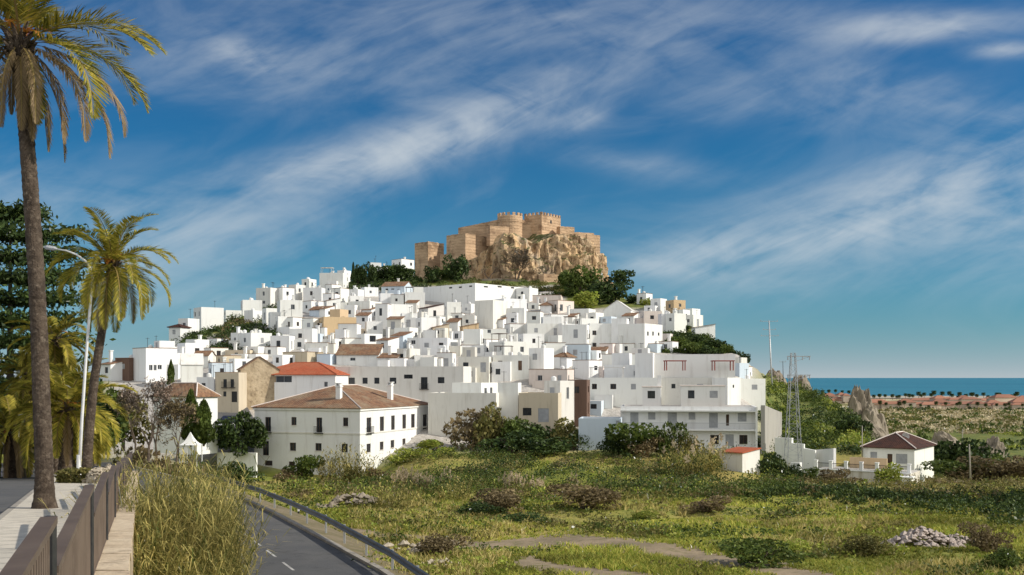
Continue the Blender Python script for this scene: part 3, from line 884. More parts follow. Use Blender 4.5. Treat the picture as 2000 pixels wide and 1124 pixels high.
H_(1178, 1232, 1240, 606, 630, 'nw', roof='Gt', rise=2.6, nf=0, nr=0, label='white chapel like building with a plain gable facing the valley', name='gabled_house')
H_(352, 354, 388, 712, 758, 'nw', roof='Gt', rise=2.0, nf=0, nr=0, label='plain white gabled shed like house beside the cypress', name='gabled_house')
H_(259, 285, 346, 680, 748, 'uc', winf=[], winr=[(291, 713, 298, 724), (300, 713, 306, 724), (308, 713, 316, 722)], label='white three window house with dark roof edge at the far left end of town', rim=None)
H_(655, 905, 909, 716, 792, 'n', th=R(7), W=9, winf=[(681, 738, 693, 750.5), (708, 738, 718, 750), (731, 738, 741, 750), (761, 738, 774, 750), (789, 732, 806, 740, 'g'), (822, 737, 835, 760, 'b'), (855, 737, 868, 749)], nr=0, colr='offwhite',
   label='long pale building with a row of windows behind the tile roofed mansion', name='long_building')
H_(836, 969, 992, 768, 888, 'n', D=163, nf=0, nr=0, colr='offwhite', label='tall windowless grey party wall building next to the cream townhouse', name='blank_building')
H_(883, 940, 972, 748, 800, 'n', D=168, nf=0, winr=[(946, 758, 951, 770), (957, 757, 962, 769)], label='white roof storey stepping up behind the windowless grey building', name='roof_room')
st = H_(495, 655, 668, 733, 802, 'n', th=R(12), roof='hr', rise=2.2, W=11, winf=[(500, 735, 508, 747, 'v'), (511, 735, 519, 747, 'v'), (524, 735, 570, 747, 'v'), (520, 772, 526, 781), (633, 746, 640, 756)], nr=1, label='white house with a red tiled hip roof and glazed veranda behind the mansion', name='red_roofed_house')
H_(467, 470, 545, 722, 802, 'n', colr='stone', roof='gt', rise=2.2, th=R(66), nf=0, nr=0, label='old rubble stone gable building beside the red roofed house', name='stone_building')
H_(422, 466, 471, 728, 790, 'n', colr='cream', winf=[(436, 741, 443, 757, 'b'), (450, 741, 457, 757, 'b'), (436, 765, 442, 775), (452, 765, 463, 786, 'd')], nr=0, D=176, label='narrow three storey townhouse with two tall balcony windows at the street end', name='townhouse')
H_(300, 384, 418, 776, 834, 'n', roof='ht', rise=1.9, D=146, th=R(30), below=4, winf=[(330, 785, 338, 797), (352, 787, 358, 799)], winr=[(396, 790, 402, 800)], label='low white house with an orange tiled hip roof behind the bare trees', name='tile_roofed_house', near=True)
H_(1265, 1436, 1442, 692, 790, 'n', D=184, th=R(8), W=9, winf=[], nr=0, label='wide white house with red pergola terraces near the scrub slope', name='terraced_house')
H_(1395, 1421, 1443, 738, 800, 'n', D=176, nf=0, winr=[(1431, 752, 1434, 758)], label='slim tall white house flank beside the apartment block roof')
H_(1013, 1090, 1094, 768, 866, 'n', colr='cream', th=R(9), W=9, winf=[(1021, 797, 1038, 812), (1051, 798, 1072, 825, 's'), (1049, 834, 1058, 852, 'g'), (1052, 757, 1088, 782, 'v')], nr=0, label='cream townhouse with shuttered window and a recessed top balcony', name='cream_townhouse')
H_(1130, 1213, 1217, 818, 888, 'n', colr='blue', th=R(8), W=7, D=152, winf=[(1182, 843, 1192, 860), (1203, 822, 1210, 838, 'd')], nr=0, label='pale blue annex with a single window attached to the apartment block', name='annex')
H_(1180, 1262, 1267, 713, 762, 'n', D=186.5, th=R(9), nf=2, nr=0, label='white terrace block stepping down in front of the wide terraced house, landward half')
H_(1288, 1392, 1397, 738, 795, 'n', D=180, th=R(9), W=4, nf=2, nr=0, colr='offwhite', label='low off-white terrace block between the apartment block roof rooms and the wide terraced house')
H_(1226, 1229, 1233, 690, 716, 'n', D=188, nf=0, nr=0, label='slim white chimney wall on the roof landward of the red pergolas', name='chimney_wall', cat='wall')
H_(1272, 1275, 1279, 690, 718, 'n', D=183.4, nf=0, nr=0, label='slim white chimney wall beside the first red pergola', name='chimney_wall', cat='wall')
# mansion
def mansion():
    D = 147; th = R(20)
    h = H_(497, 703, 840, 799, 932, 'n', D=D, th=th, roof='ht', rise=3.2, near=True, below=3,
       winf=[(518, 815, 529, 844, 'b'), (569, 815, 579, 831), (618, 816, 629, 846, 'b'), (670, 816, 680, 833), (566, 865, 578, 881), (616, 866, 628, 881), (667, 867, 679, 884), (517, 900, 532, 910, 'g'), (513, 862, 525, 890, 'w'), (564, 902, 576, 911, 'g')],
       winr=[(716, 816, 725, 846, 'b'), (742, 814, 750, 843, 'w'), (764, 812, 771, 841, 'w'), (786, 810, 793, 838, 'w'), (803, 809, 810, 836, 'w'), (826, 810, 834, 839, 'w'),
             (716, 867, 724, 884), (742, 863, 749, 879), (763, 860, 770, 875), (786, 857, 792, 872), (803, 855, 809, 869), (740, 909, 750, 917, 'g')],
       label='big white mansion with brown tiled hip roof and two white chimneys', cat='mansion', name='tile_roofed_mansion')
    e = h['o']; L, W, H = h['L'], h['W'], h['H']
    z = h['locf'](600, 846)[1] - .1
    mb = MB(); mb.box((-L - .03, -.10, z), (.10, -.003, z + .22)); mb.box((.003, -.003, z), (.10, W, z + .22)); mb.build('string_course', M['offwhite'], e)
    mb = MB(); mb.box((-L - .18, -.20, H - .30), (.20, -.003, H - .02)); mb.box((.003, -.003, H - .30), (.20, W, H - .02)); mb.build('cornice', M['white'], e)
    for cx, cyy, hh in ((-L * .30, W * .14, 2.5), (-L * .14, W * .60, 2.6)):
        cb = MB(); zb = H + .6
        cb.box((cx - .36, cyy - .36, zb), (cx + .36, cyy + .36, zb + hh), sides='xXyY'); cb.box((cx - .46, cyy - .46, zb + hh), (cx + .46, cyy + .46, zb + hh + .14))
        for dx in (-.3, .3): cb.box((cx + dx - .08, cyy - .35, zb + hh + .14), (cx + dx + .08, cyy + .35, zb + hh + .5), sides='xXyY')
        cb.box((cx - .5, cyy - .45, zb + hh + .5), (cx + .5, cyy + .45, zb + hh + .62)); cb.build('chimney', M['white'], e)
mansion()
# apartment block with balconies
def apartments():
    D = 155
    winf = [(1231, 806, 1247, 834, 's'), (1266, 806, 1280, 820, 's'), (1304, 806, 1322, 834, 's'), (1345, 806, 1358, 820, 's'), (1385, 807, 1402, 836, 's'), (1418, 810, 1424, 832, 'd'), (1441, 807, 1458, 824, 's'),
            (1266, 848, 1285, 868, 'g'), (1325, 850, 1332, 868, 'd'), (1387, 850, 1404, 868, 'g'), (1417, 849, 1433, 872, 's'), (1444, 850, 1460, 868, 'g')]
    h = H_(1212, 1478, 1492, 795, 876, 'n', D=D, th=R(9), W=9.5, winf=winf, nr=0, near=True, label='long white apartment block with full length balcony and roof terrace', cat='apartment block', name='apartment_block')
    e = h['o']; L, H = h['L'], h['H']
    zf = h['locf'](1345, 838)[1]
    mb = MB(); mb.box((-L, -1.15, zf - .22), (.0, -.004, zf)); mb.build('balcony_slab', M['white'], e)
    mb = MB(); mb.box((-L, -1.35, H - .75), (0, -.004, H - .55)); mb.build('eaves_slab', M['white'], e)
    mb = MB(); mb.box((-.28, -1.36, -2), (.02, -.004, H)); mb.build('end_wall', M['white'], e)
    rb = MB(); rb.box((-L, -1.14, zf + .92), (-.3, -1.09, zf + .97))
    n = int(L / .16)
    for i in range(n + 1): x = -L + (L - .32) * i / n; rb.box((x, -1.13, zf), (x + .022, -1.10, zf + .92), sides='xXyY')
    rb.build('balcony_railing', M['greyframe'], e)
    # roof storeys
    zr = H - .53
    for (a, b, top, wl) in (((1254, 1290), (1294, 1316), 757, [(1264, 768, 1279, 783)]), ((1330, 1418), (1422, 1446), 755, [(1344, 767, 1357, 783), (1387, 768, 1403, 782, 's')])):
        x0 = h['locf'](a[0], 780)[0] - L; x1 = h['locf'](a[1], 780)[0] - L; ht = h['locf'](a[1], top)[1]
        s = MB(); y0 = 2.2; ww = []
        o = (x0, y0, zr)
        for q in wl:
            s0 = h['locf'](q[0], 775)[0] - L - x0; s1 = h['locf'](q[2], 775)[0] - L - x0; z0 = h['locf'](q[0], q[3])[1] - zr + .3; z1 = h['locf'](q[0], q[1])[1] - zr + .3
            ww.append((s0, s1, z0, z1, q[4] if len(q) > 4 else 'w'))
        ww2 = holes_wall(s, o, (1, 0, 0), (0, -1, 0), x1 - x0, 0, ht - zr, ww)
        s.box((x0, y0, zr), (x1, 8.5, ht), sides='xXYZ'); st_ = s.build('roof_storey', M['white'], e)
        c = MB(); c.box((x0 - .12, y0 - .12, ht), (x1 + .12, 8.62, ht + .14)); c.build('cornice', M['pink'], st_)
        for q in ww2: window(st_, o, (1, 0, 0), (0, -1, 0), q, q[4], M['iron'], False)
    c = MB(); cx = h['locf'](1287, 780)[0] - L; c.box((cx - .3, 4, zr), (cx + .3, 4.6, h['locf'](1287, 733)[1])); c.build('chimney', M['white'], e)
apartments()
def pergola(px0, px1, pyt, pyb, D, label):
    a = P(px0, pyb, D); b = P(px1, pyb, D); t = P(px0, pyt, D).z - a.z; w = b.x - a.x
    e = empty('pergola', a); mb = MB()
    for x in (0, w): mb.build('x', M['redtile']) if False else None
    for x, y in ((0, 0), (w, 0), (0, 2.4), (w, 2.4)):
        p = MB(); p.box((x - .08, y - .08, 0), (x + .08, y + .08, t)); p.build('post', M['redpaint'], e)
    p = MB(); p.box((-.25, -.2, t), (w + .25, 2.6, t + .16)); p.build('roof', M['redpaint'], e)
    tag(e, label, 'pergola', 'red pergolas on the terraced house')
M['redpaint'] = mk('dark_red_paint', (.30, .055, .04), (.24, .04, .03), 2)
_d = 184
for a, b, l in ((1302, 1338, 'dark red pergola over the middle roof terrace of the terraced house'), (1396, 1432, 'dark red pergola at the seaward end of the terraced house')):
    pergola(a, b, 706, 724, 180.5, l)
# ---------------------------------------------------------------- smaller houses in the gaps between the traced ones
def fill_gaps():
    r = random.Random(41); added = []
    ylo = ([350, 470, 545, 650, 700, 820, 1020, 1110, 1180, 1250, 1290, 1330, 1440, 1490], [690, 672, 655, 600, 585, 602, 592, 614, 612, 622, 642, 705, 705, 765])
    yhi = ([350, 480, 520, 660, 830, 900, 1000, 1120, 1150, 1300, 1480], [738, 800, 735, 715, 715, 748, 730, 745, 815, 760, 770])
    for it in range(4):
        bpy.context.view_layer.update(); dg = bpy.context.evaluated_depsgraph_get(); todo = []
        for py in range(590, 820, 7):
            for px in range(352, 1490, 8):
                if not (np.interp(px, *ylo) < py < np.interp(px, *yhi)): continue
                d = Vector(((px - 1000) / F, 1, (HY - py) / F)).normalized()
                hit, loc, nr, idx, ob, mt = scene.ray_cast(dg, cam.location, d, distance=600)
                if hit and ob.name == 'ground': todo.append((py, px, loc.y))
        todo.sort(reverse=True); n = 0
        for py, px, D in todo:
            if len(added) > 95: break
            if any(abs(px - a) < 17 and -4 < b - py < 20 for a, b in added): continue
            gap = sum(1 for a, b, c_ in todo if abs(b - px) < 4 and 0 <= py - a < 40) * 7
            wd = r.uniform(17, 27); hh = min(r.uniform(17, 25) * min(1.25, 240 / D), gap + r.uniform(4, 8)); k = r.uniform(.25, .85)
            p = r.random(); roof = 'f' if p < .74 else ('st' if p < .86 else ('gt' if p < .94 else 'ht'))
            c = r.choice(('white',) * 7 + ('offwhite', 'offwhite', 'pink', 'cream', 'blue'))
            x0 = px - wd * .5; nm = {'cream': 'cream_house', 'blue': 'pale_blue_house'}.get(c, 'white_house') if roof == 'f' else 'tile_roofed_house'
            house(x0, x0 + wd * k, x0 + wd, py - hh, py + 3, roof=roof, colr=c, D=D - 1.5, name=nm, rise=None if roof == 'f' else 1.0); added.append((px, py)); n += 1
        if n == 0: break
fill_gaps()
# ---------------------------------------------------------------- castle on its crag
def castle():
    root = empty('castle', P(1000, 548, 425)); tag(root, 'sandstone castle with crenellated towers on top of the rocky crag', 'castle')
    inv = Matrix.Translation(-root.location)
    def put(mb, name, mat=None, smooth=False, parent=None):
        mb.v = [tuple(inv @ Vector(v)) for v in mb.v]
        return mb.build(name, mat or M['sandstone'], parent or root, smooth)
    def block(name, px0, pxc, px1, pyt, pyb, D, deg, cren=0, top_r=None, W=None, cap=1.0, holes=()):
        th = R(deg); L, Wd = solve(px0, pxc, px1, D, th); L = max(L, 3); Wd = W or max(4, min(Wd, 40))
        C = Vector(((pxc - 1000) / F * D, D, 0)); a = Vector((-math.cos(th), math.sin(th), 0)); b = Vector((math.sin(th), math.cos(th), 0))
        zt = CZ + (HY - pyt) / F * D; zb = CZ + (HY - pyb) / F * D; ztl = zt if top_r is None else CZ + (HY - top_r) / F * D
        mb = MB(); p = [C, C + b * Wd, C + a * L + b * Wd, C + a * L]; zz = [zt, zt, ztl, ztl]
        n = 10
        for i in range(4):
            q0, q1 = p[i], p[(i + 1) % 4]; t0, t1 = zz[i], zz[(i + 1) % 4]
            cells = [(k / n, (k + 1) / n) for k in range(n)]
            for k0, k1 in cells:      # ragged broken top edge
                A = q0.lerp(q1, k0); B = q0.lerp(q1, k1); ta = t0 + (t1 - t0) * k0; tb = t0 + (t1 - t0) * k1
                ja = .25 * noise.noise(Vector((A.x, A.y, 1)) * .8) if not cren else 0; jb = .25 * noise.noise(Vector((B.x, B.y, 1)) * .8) if not cren else 0
                mb.face([(A.x, A.y, zb), (B.x, B.y, zb), (B.x, B.y, tb + jb), (A.x, A.y, ta + ja)])
        mb.face([(p[i].x, p[i].y, zz[i] - .9) for i in range(4)])
        if cren:
            for i in range(4):
                q0, q1 = p[i], p[(i + 1) % 4]; ln = (q1 - q0).length; m_ = max(2, int(ln / 2.0)); d = (q1 - q0).normalized(); nrm = Vector((d.y, -d.x, 0))
                for k in range(m_ + 1):
                    s_ = (ln - 1.0) * k / m_; A = q0 + d * s_; B = A + d * 1.0; z = zz[i] + (zz[(i + 1) % 4] - zz[i]) * (s_ / ln); hh = cren
                    pts = [A, B, B - nrm * .55, A - nrm * .55]
                    for w in range(4): mb.face([(pts[w].x, pts[w].y, z - .02), (pts[(w + 1) % 4].x, pts[(w + 1) % 4].y, z - .02), (pts[(w + 1) % 4].x, pts[(w + 1) % 4].y, z + hh), (pts[w].x, pts[w].y, z + hh)])
                    mb.face([(x.x, x.y, z + hh) for x in pts])
        o = put(mb, name)
        for (hx, hy, hw, hh) in holes:      # arrow slit or window: dark deep box frame
            uu = (hx - 1000) / F; l = (C.x - uu * C.y) / (math.cos(th) + uu * math.sin(th)); dd = C.y + l * math.sin(th); z = CZ + (HY - hy) / F * dd
            hb = MB(); q = C + a * l; nrm = Vector((-math.sin(th), -math.cos(th), 0))
            slab(hb, (q.x, q.y, z), tuple(-a), tuple(nrm), -hw / 2, hw / 2, -hh / 2, hh / 2, -.5, .02)
            put(hb, 'window', M['iron'], parent=None)
        return o
    block('tower', 810, 836, 867, 472, 575, 432, 42)
    block('curtain_wall', 862, 871, 878, 497, 575, 428, 30, W=6)
    block('bastion', 872, 909, 955, 456, 560, 416, 40)
    block('curtain_wall', 895, 972, 976, 430, 500, 432, 14, top_r=443, W=5)
    block('curtain_wall', 1018, 1042, 1046, 432, 490, 440, 20, cren=.9, W=5)
    block('keep', 1024, 1058, 1095, 419, 485, 428, 38, cren=1.1, holes=())
    kb = None
    # keep window on the sunny side
    th = R(38); D = 428; C = Vector(((1058 - 1000) / F * D, D, 0)); b = Vector((math.sin(th), math.cos(th), 0)); nr = Vector((math.cos(th), -math.sin(th), 0))
    uu = (1076 - 1000) / F; w = (uu * C.y - C.x) / (math.sin(th) - uu * math.cos(th)); q = C + b * w; hb = MB()
    slab(hb, (q.x, q.y, CZ + (HY - 434) / F * q.y), tuple(b), tuple(nr), -.6, .6, -.7, .7, -.5, .03); put(hb, 'window', M['iron'])
    # round tower
    D = 430; c = P(996, 480, D); r = 24.5 / F * D; zt = CZ + (HY - 424) / F * D; mb = MB(); n = 28
    ring = [Vector((c.x + r * math.cos(2 * math.pi * k / n), c.y + r * math.sin(2 * math.pi * k / n), 0)) for k in range(n)]
    for k in range(n):
        A, B = ring[k], ring[(k + 1) % n]
        mb.face([(A.x, A.y, c.z - 6), (B.x, B.y, c.z - 6), (B.x, B.y, zt), (A.x, A.y, zt)])
        if k % 2 == 0:
            Ai, Bi = c + (A - c) * .86, c + (B - c) * .86
            for u_, v_ in ((A, B), (B, Bi), (Bi, Ai), (Ai, A)): mb.face([(u_.x, u_.y, zt), (v_.x, v_.y, zt), (v_.x, v_.y, zt + 1.2), (u_.x, u_.y, zt + 1.2)])
            mb.face([(x.x, x.y, zt + 1.2) for x in (A, B, Bi, Ai)])
        o2 = c + (A - c) * 1.04; o3 = c + (B - c) * 1.04
        mb.face([(o2.x, o2.y, zt - 2.6), (o3.x, o3.y, zt - 2.6), (o3.x, o3.y, zt - 2.2), (o2.x, o2.y, zt - 2.2)])
    mb.face([(x.x, x.y, zt - .3) for x in ring]); put(mb, 'round_tower')
    block('curtain_wall', 1004, 1008, 1024, 431, 500, 428, 64, W=8)
    block('curtain_wall', 1090, 1094, 1122, 442, 500, 431, 62)
    block('curtain_wall', 1110, 1113, 1160, 453, 500, 434, 66)
    block('bastion', 1140, 1146, 1172, 458, 505, 437, 62)
    block('curtain_wall', 955, 957, 976, 441, 480, 420, 60, W=9)
castle()

def crag():
    plan = [(846, 420), (868, 409), (900, 404), (930, 399), (960, 396), (1000, 395), (1040, 395), (1080, 398), (1115, 402), (1150, 406), (1184, 412), (1204, 424), (1208, 440), (1202, 458), (1150, 480), (1050, 490), (900, 480), (846, 450)]
    topf = ([846, 870, 905, 912, 950, 958, 975, 1000, 1030, 1045, 1070, 1100, 1130, 1160, 1180, 1190, 1195], [520, 512, 505, 500, 478, 462, 457, 457, 469, 475, 469, 460, 458, 461, 470, 480, 496])
    pts = [Vector(((p - 1000) / F * d, d)) for p, d in plan]
    cen = Vector(((1020 - 1000) / F * 440, 440))
    seg = []
    for i in range(len(pts)):
        a, b = pts[i], pts[(i + 1) % len(pts)]; m_ = max(2, int((b - a).length / .55)) if i < 13 else max(2, int((b - a).length / 3))
        for k in range(m_): seg.append(a.lerp(b, k / m_))
    NT_ = 64; V = []
    for t in range(NT_ + 8):
        tt = min(1.0, t / NT_)
        for p in seg:
            d = p - cen; inw = 1 - .17 * tt ** 1.25 - max(0, t - NT_) * .085
            px = 1000 + F * p.x / p.y; q = cen + d * inw
            zt = CZ + (HY - np.interp(px, *topf)) / F * (q.y); z0 = min(ground(p.x, p.y) - 3, CZ + (HY - 560) / F * p.y)
            z = z0 + (zt - z0) * tt
            w = Vector((q.x, q.y, z))
            n1 = noise.noise(Vector((w.x * .07, w.y * .07, w.z * .045))) * 4.2
            n2 = (1 - abs(noise.noise(Vector((w.x * .22, w.y * .22, w.z * .05 + 7))))) ** 2 * 3.8 - 1.9
            n3 = noise.noise(w * .55) * .9 + noise.noise(w * 1.3) * .4
            led = (abs((w.z * .19 + noise.noise(w * .1) * 1.5) % 1.0 - .5) - .25) * 1.5
            amp = (n1 + n2 + n3 + led) * (1 if tt < .97 else .5) * (.35 if t > NT_ else 1)
            dn = d.normalized(); V.append((w.x + dn.x * amp, w.y + dn.y * amp, w.z + n3 * .6))
    n = len(seg); mb = MB(); mb.v = V
    for t in range(NT_ + 7):
        for k in range(n): mb.f.append((t * n + k, t * n + (k + 1) % n, (t + 1) * n + (k + 1) % n, (t + 1) * n + k)); mb.m.append(0)
    mb.f.append(tuple((NT_ + 7) * n + k for k in range(n))); mb.m.append(0)
    m, t, b = new_mat('crag_surface')
    g = t.n('ShaderNodeNewGeometry'); pos = g.outputs['Position']; nz = t.n('ShaderNodeSeparateXYZ', ins={0: g.outputs['Normal']}).outputs[2]
    st = t.n('ShaderNodeMapping', ins={'Vector': pos, 'Scale': (1, 1, .35)}).outputs[0]
    c = t.mix(t.ramp(t.noise(st, .11, 5, .6), .35, .65), (.61, .41, .225), (.48, .36, .235))
    c = t.mix(t.m('MULTIPLY', t.ramp(t.noise(st, .45, 5, .65), .46, .62), .9), c, (.15, .095, .055))
    c = t.mix(t.m('MULTIPLY', t.ramp(t.noise(pos, .06, 3, .5), .52, .66), .5), c, (.36, .33, .28))
    veg = t.m('MULTIPLY', t.ramp(nz, .35, .7), t.ramp(t.noise(pos, .22, 4, .6), .42, .55))
    c = t.mix(veg, c, (.085, .095, .030))
    t.link(c, b.inputs['Base Color']); b.inputs['Roughness'].default_value = .95
    bp = t.n('ShaderNodeBump', ins={'Strength': 1.0, 'Distance': .5, 'Height': t.noise(pos, .9, 6, .7)}); t.link(bp.outputs[0], b.inputs['Normal'])
    tag(mb.build('crag', m), 'tall orange brown cliff of rock carrying the castle', 'crag', kind='structure')
crag()

def rock(name, label, px, pyb, D, w, h, d, seed, sharp=1.4, mat='greyrock', lean=0.0, cat='rock', group=None, sink=1.5):
    """a broken crag: several jagged peaks in one height field"""
    mb = MB(); n = 46; c = P(px, pyb, D); r = random.Random(seed); ids = []
    pk = [(0, 0, 1.0, .34)] + [(r.uniform(-.34, .34), r.uniform(-.3, .3), r.uniform(.35, .75), r.uniform(.2, .34)) for _ in range(4)]
    for j in range(n):
        for i in range(n):
            x, y = i / (n - 1) - .5, j / (n - 1) - .5; s = Vector((x * 3 + seed * 7.1, y * 3, seed)); z = 0
            xx = x + .05 * noise.noise(s * 2.2) - lean * .0; yy = y + .05 * noise.noise(s * 2.2 + Vector((9, 0, 0)))
            for a, b, hh, ww in pk: q = math.hypot((xx - a) / ww, (yy - b) / ww); z = max(z, hh * max(0, 1 - q ** sharp))
            z *= 1 + .30 * (1 - 2 * abs(noise.noise(s * 1.9))) + .14 * noise.noise(s * 5) + .08 * noise.noise(s * 11)
            z = round(z * 9 + noise.noise(s * 3)) / 9 * .35 + z * .65
            ids.append(mb.vert(((x + lean * z) * w * 1.25 + .25 * noise.noise(s * 8), y * d * 1.25 + .25 * noise.noise(s * 8 + Vector((0, 5, 0))), z * h - (sink if z < .02 else 0))))
    for j in range(n - 1):
        for i in range(n - 1): mb.f.append((ids[j * n + i], ids[j * n + i + 1], ids[(j + 1) * n + i + 1], ids[(j + 1) * n + i])); mb.m.append(0)
    o = mb.build(name, M[mat]); o.location = c; return tag(o, label, cat, group)
def stone_walls():
    def wl(name, label, pts, h, mat, th=.8, group=None, cat='wall', cap=None):
        """pts: (px, py top, D)"""
        mb = MB(); W_ = [P(*p) for p in pts]; o = W_[0].copy(); o.z = 0
        for a, b in zip(W_, W_[1:]):
            d = Vector((b.x - a.x, b.y - a.y, 0)).normalized(); nn = Vector((-d.y, d.x, 0)) * th
            q = [a, b, b + nn, a + nn]; tops = [a.z, b.z, b.z, a.z]
            for i in range(4):
                j = (i + 1) % 4; mb.face([(q[i].x, q[i].y, tops[i] - h), (q[j].x, q[j].y, tops[j] - h), (q[j].x, q[j].y, tops[j]), (q[i].x, q[i].y, tops[i])])
            mb.face([(q[i].x, q[i].y, tops[i]) for i in range(4)])
        loc = Vector((W_[0].x, W_[0].y, W_[0].z - h)); mb.v = [tuple(Vector(v) - loc) for v in mb.v]
        ob = mb.build(name, M[mat]); ob.location = loc; return tag(ob, label, cat, group)
    wl('terrace_wall', 'old rubble terrace wall below the castle crag', [(922, 546, 388), (975, 544, 386), (1032, 548, 384)], 5, 'greyrock')
    wl('terrace_wall', 'pale tan bastion wall under the castle cliff', [(1052, 538, 386), (1062, 535, 384), (1092, 537, 386), (1098, 541, 392)], 8, 'sandstone')
    return wl
wl = stone_walls()
rock('rock_spire', 'tall pointed grey rock spire at the edge of the plain', 1681, 852, 300, 12, 12.5, 10, 3, 2.1)
rock('rock_outcrop', 'broad rock shoulder on the seaward side of the rock spire', 1697, 850, 296, 9.5, 7.0, 9, 5, 1.9)
rock('rock_outcrop', 'pale boulder outcrop on the crest of the green slope', 1563, 776, 300, 9, 5.0, 8, 8, 2.6)
rock('rock_outcrop', 'dark slanting rock below the rock spire', 1716, 872, 262, 11, 6.0, 8, 9, 1.4, lean=-.2)
rock('rock_outcrop', 'grey rock ridge among bushes below the scrubland', 1872, 902, 190, 12, 4.6, 8, 12, 1.6, lean=-.2)
rock('rock_outcrop', 'ochre pointed rock beside the dark bushes near the frame edge', 1942, 908, 185, 6.5, 4.2, 6, 14, 1.9)
rock('rock_outcrop', 'small rough rock on the hill skyline near the pylons', 1512, 752, 318, 9, 4, 8, 17, 2.4)
# ---------------------------------------------------------------- plants
def unit(n):
    v = rng.normal(size=(n, 3)); return v / np.linalg.norm(v, axis=1, keepdims=True)
def leaf_quads(C, size, aspect=1.6, N=None, jitter=.35):
    """leaf shaped quads round centres C"""
    n = len(C); N = unit(n) if N is None else N
    T = np.cross(N, unit(n)); T /= np.linalg.norm(T, axis=1, keepdims=True) + 1e-9; B = np.cross(N, T)
    s = (size * (1 + jitter * rng.uniform(-1, 1, n)))[:, None]
    a = T * s * aspect * .5; b = B * s * .5
    return np.stack([C - a, C + b * .9 - a * .1, C + a, C - b * .9 + a * .1], 1).reshape(-1, 3)
def blob_points(n, rx, ry, rz, lobes=9, shell=.55, seed=0, base=.12):
    """points in a lumpy crown standing on z = 0: several lobes, most points near their outside"""
    r = np.random.default_rng(seed); out = []
    L = [(r.normal(size=3) * (.42, .42, .34), r.uniform(.35, .62)) for _ in range(lobes)]
    w = np.array([q ** 2 for _, q in L]); w /= w.sum()
    pick = r.choice(lobes, n, p=w); v = r.normal(size=(n, 3)); v /= np.linalg.norm(v, axis=1, keepdims=True)
    rad = shell + (1 - shell) * r.random(n) ** .5
    P_ = np.array([L[i][0] for i in pick]) + v * (np.array([L[i][1] for i in pick]) * rad)[:, None]
    mn, mx = np.percentile(P_, 1, axis=0), np.percentile(P_, 99, axis=0)
    P_ = (P_ - (mn + mx) / 2) / ((mx - mn) / 2); P_ *= (rx, ry, 1); P_[:, 2] = (P_[:, 2] + 1) * .5 * rz * (1 - base) + base * rz
    return P_
LF = {
 'green': leaf('leaf_green', [(.042, .072, .014), (.08, .12, .022), (.13, .165, .034)]),
 'dark': leaf('leaf_dark', [(.018, .037, .012), (.04, .07, .018), (.075, .11, .027)], trans=.12),
 'olive': leaf('leaf_olive', [(.10, .105, .03), (.165, .155, .045), (.23, .195, .065)]),
 'lime': leaf('leaf_lime', [(.17, .24, .028), (.29, .33, .045), (.40, .40, .085)]),
 'dry': leaf('leaf_dry', [(.13, .095, .05), (.20, .15, .075), (.27, .21, .11)]),
 'straw': leaf('leaf_straw', [(.36, .29, .09), (.50, .41, .15), (.60, .51, .22)], trans=.3),
 'grass': leaf('leaf_grass', [(.17, .24, .03), (.31, .34, .048), (.47, .42, .10)], trans=.3, scale=.12, patch=.9),
 'reed': leaf('leaf_reed', [(.05, .08, .014), (.15, .18, .028), (.40, .35, .085), (.60, .49, .18)], trans=.3, scale=.5),
 'twig': leaf('twig', [(.075, .055, .042), (.115, .088, .065), (.16, .13, .10)], trans=0),
 'palm': leaf('palm_leaf', [(.10, .12, .018), (.30, .27, .035), (.50, .40, .07)], trans=.4, scale=.8),
 'palmgold': leaf('palm_leaf_gold', [(.13, .16, .02), (.38, .35, .045), (.62, .50, .09)], trans=.45, scale=.8),
 'palmdry': leaf('palm_leaf_dry', [(.19, .135, .07), (.29, .20, .10), (.36, .26, .15)], trans=.2),
 'fruit': leaf('fruit_stalk', [(.46, .17, .03), (.55, .25, .05)], trans=.1),
 'plume': leaf('plume', [(.48, .38, .26), (.60, .50, .36)], trans=.3),
 'blossom': leaf('pale_blossom', [(.36, .28, .24), (.48, .40, .36), (.22, .16, .13)], trans=.2),
}
PROTO = {}
def bush_mesh(kind, var, n=900, rx=1, ry=1, rz=1.3, size=.13, aspect=1.6, lobes=9, seed=None):
    k = ('bush', kind, var, n, rz, size)
    if k not in PROTO:
        C = blob_points(n, rx, ry, rz, lobes, seed=(sum(map(ord, kind)) * 7 + var * 13) if seed is None else seed, base=.04)
        PROTO[k] = quads('foliage', leaf_quads(C, size, aspect), LF[kind])
    return PROTO[k]
def stem_mesh(var=0):
    k = ('stem', var)
    if k not in PROTO:
        mb = MB(); r = random.Random(var)
        for i in range(5):
            a = r.uniform(0, 6.28); l = r.uniform(.3, .55)
            mb.tube([(0, 0, -.15), (math.cos(a) * l * .4, math.sin(a) * l * .4, .45), (math.cos(a) * l, math.sin(a) * l, .95)], [.05, .035, .012], 5)
        PROTO[k] = mb.mesh('stems', [M['trunk']])
    return PROTO[k]
def shrub(px, pyb, D, w, h, kind, label, group=None, name='shrub', var=None, n=900, size=.13, z=None, cat='shrub', depth=None):
    x = (px - 1000) / F * D; zz = ground(x, D) if z is None else z
    o = empty(name, (x, D, zz - .08), rnd.uniform(0, 6.28)); tag(o, label, cat, group)
    var = rnd.randrange(4) if var is None else var
    f = link('foliage', bush_mesh(kind, var, n, size=size), o); f.scale = (w / 2, (depth or w) / 2, h / 1.3)
    s = link('stems', stem_mesh(var), o); s.scale = (w / 2, w / 2, h / 1.3)
    return o
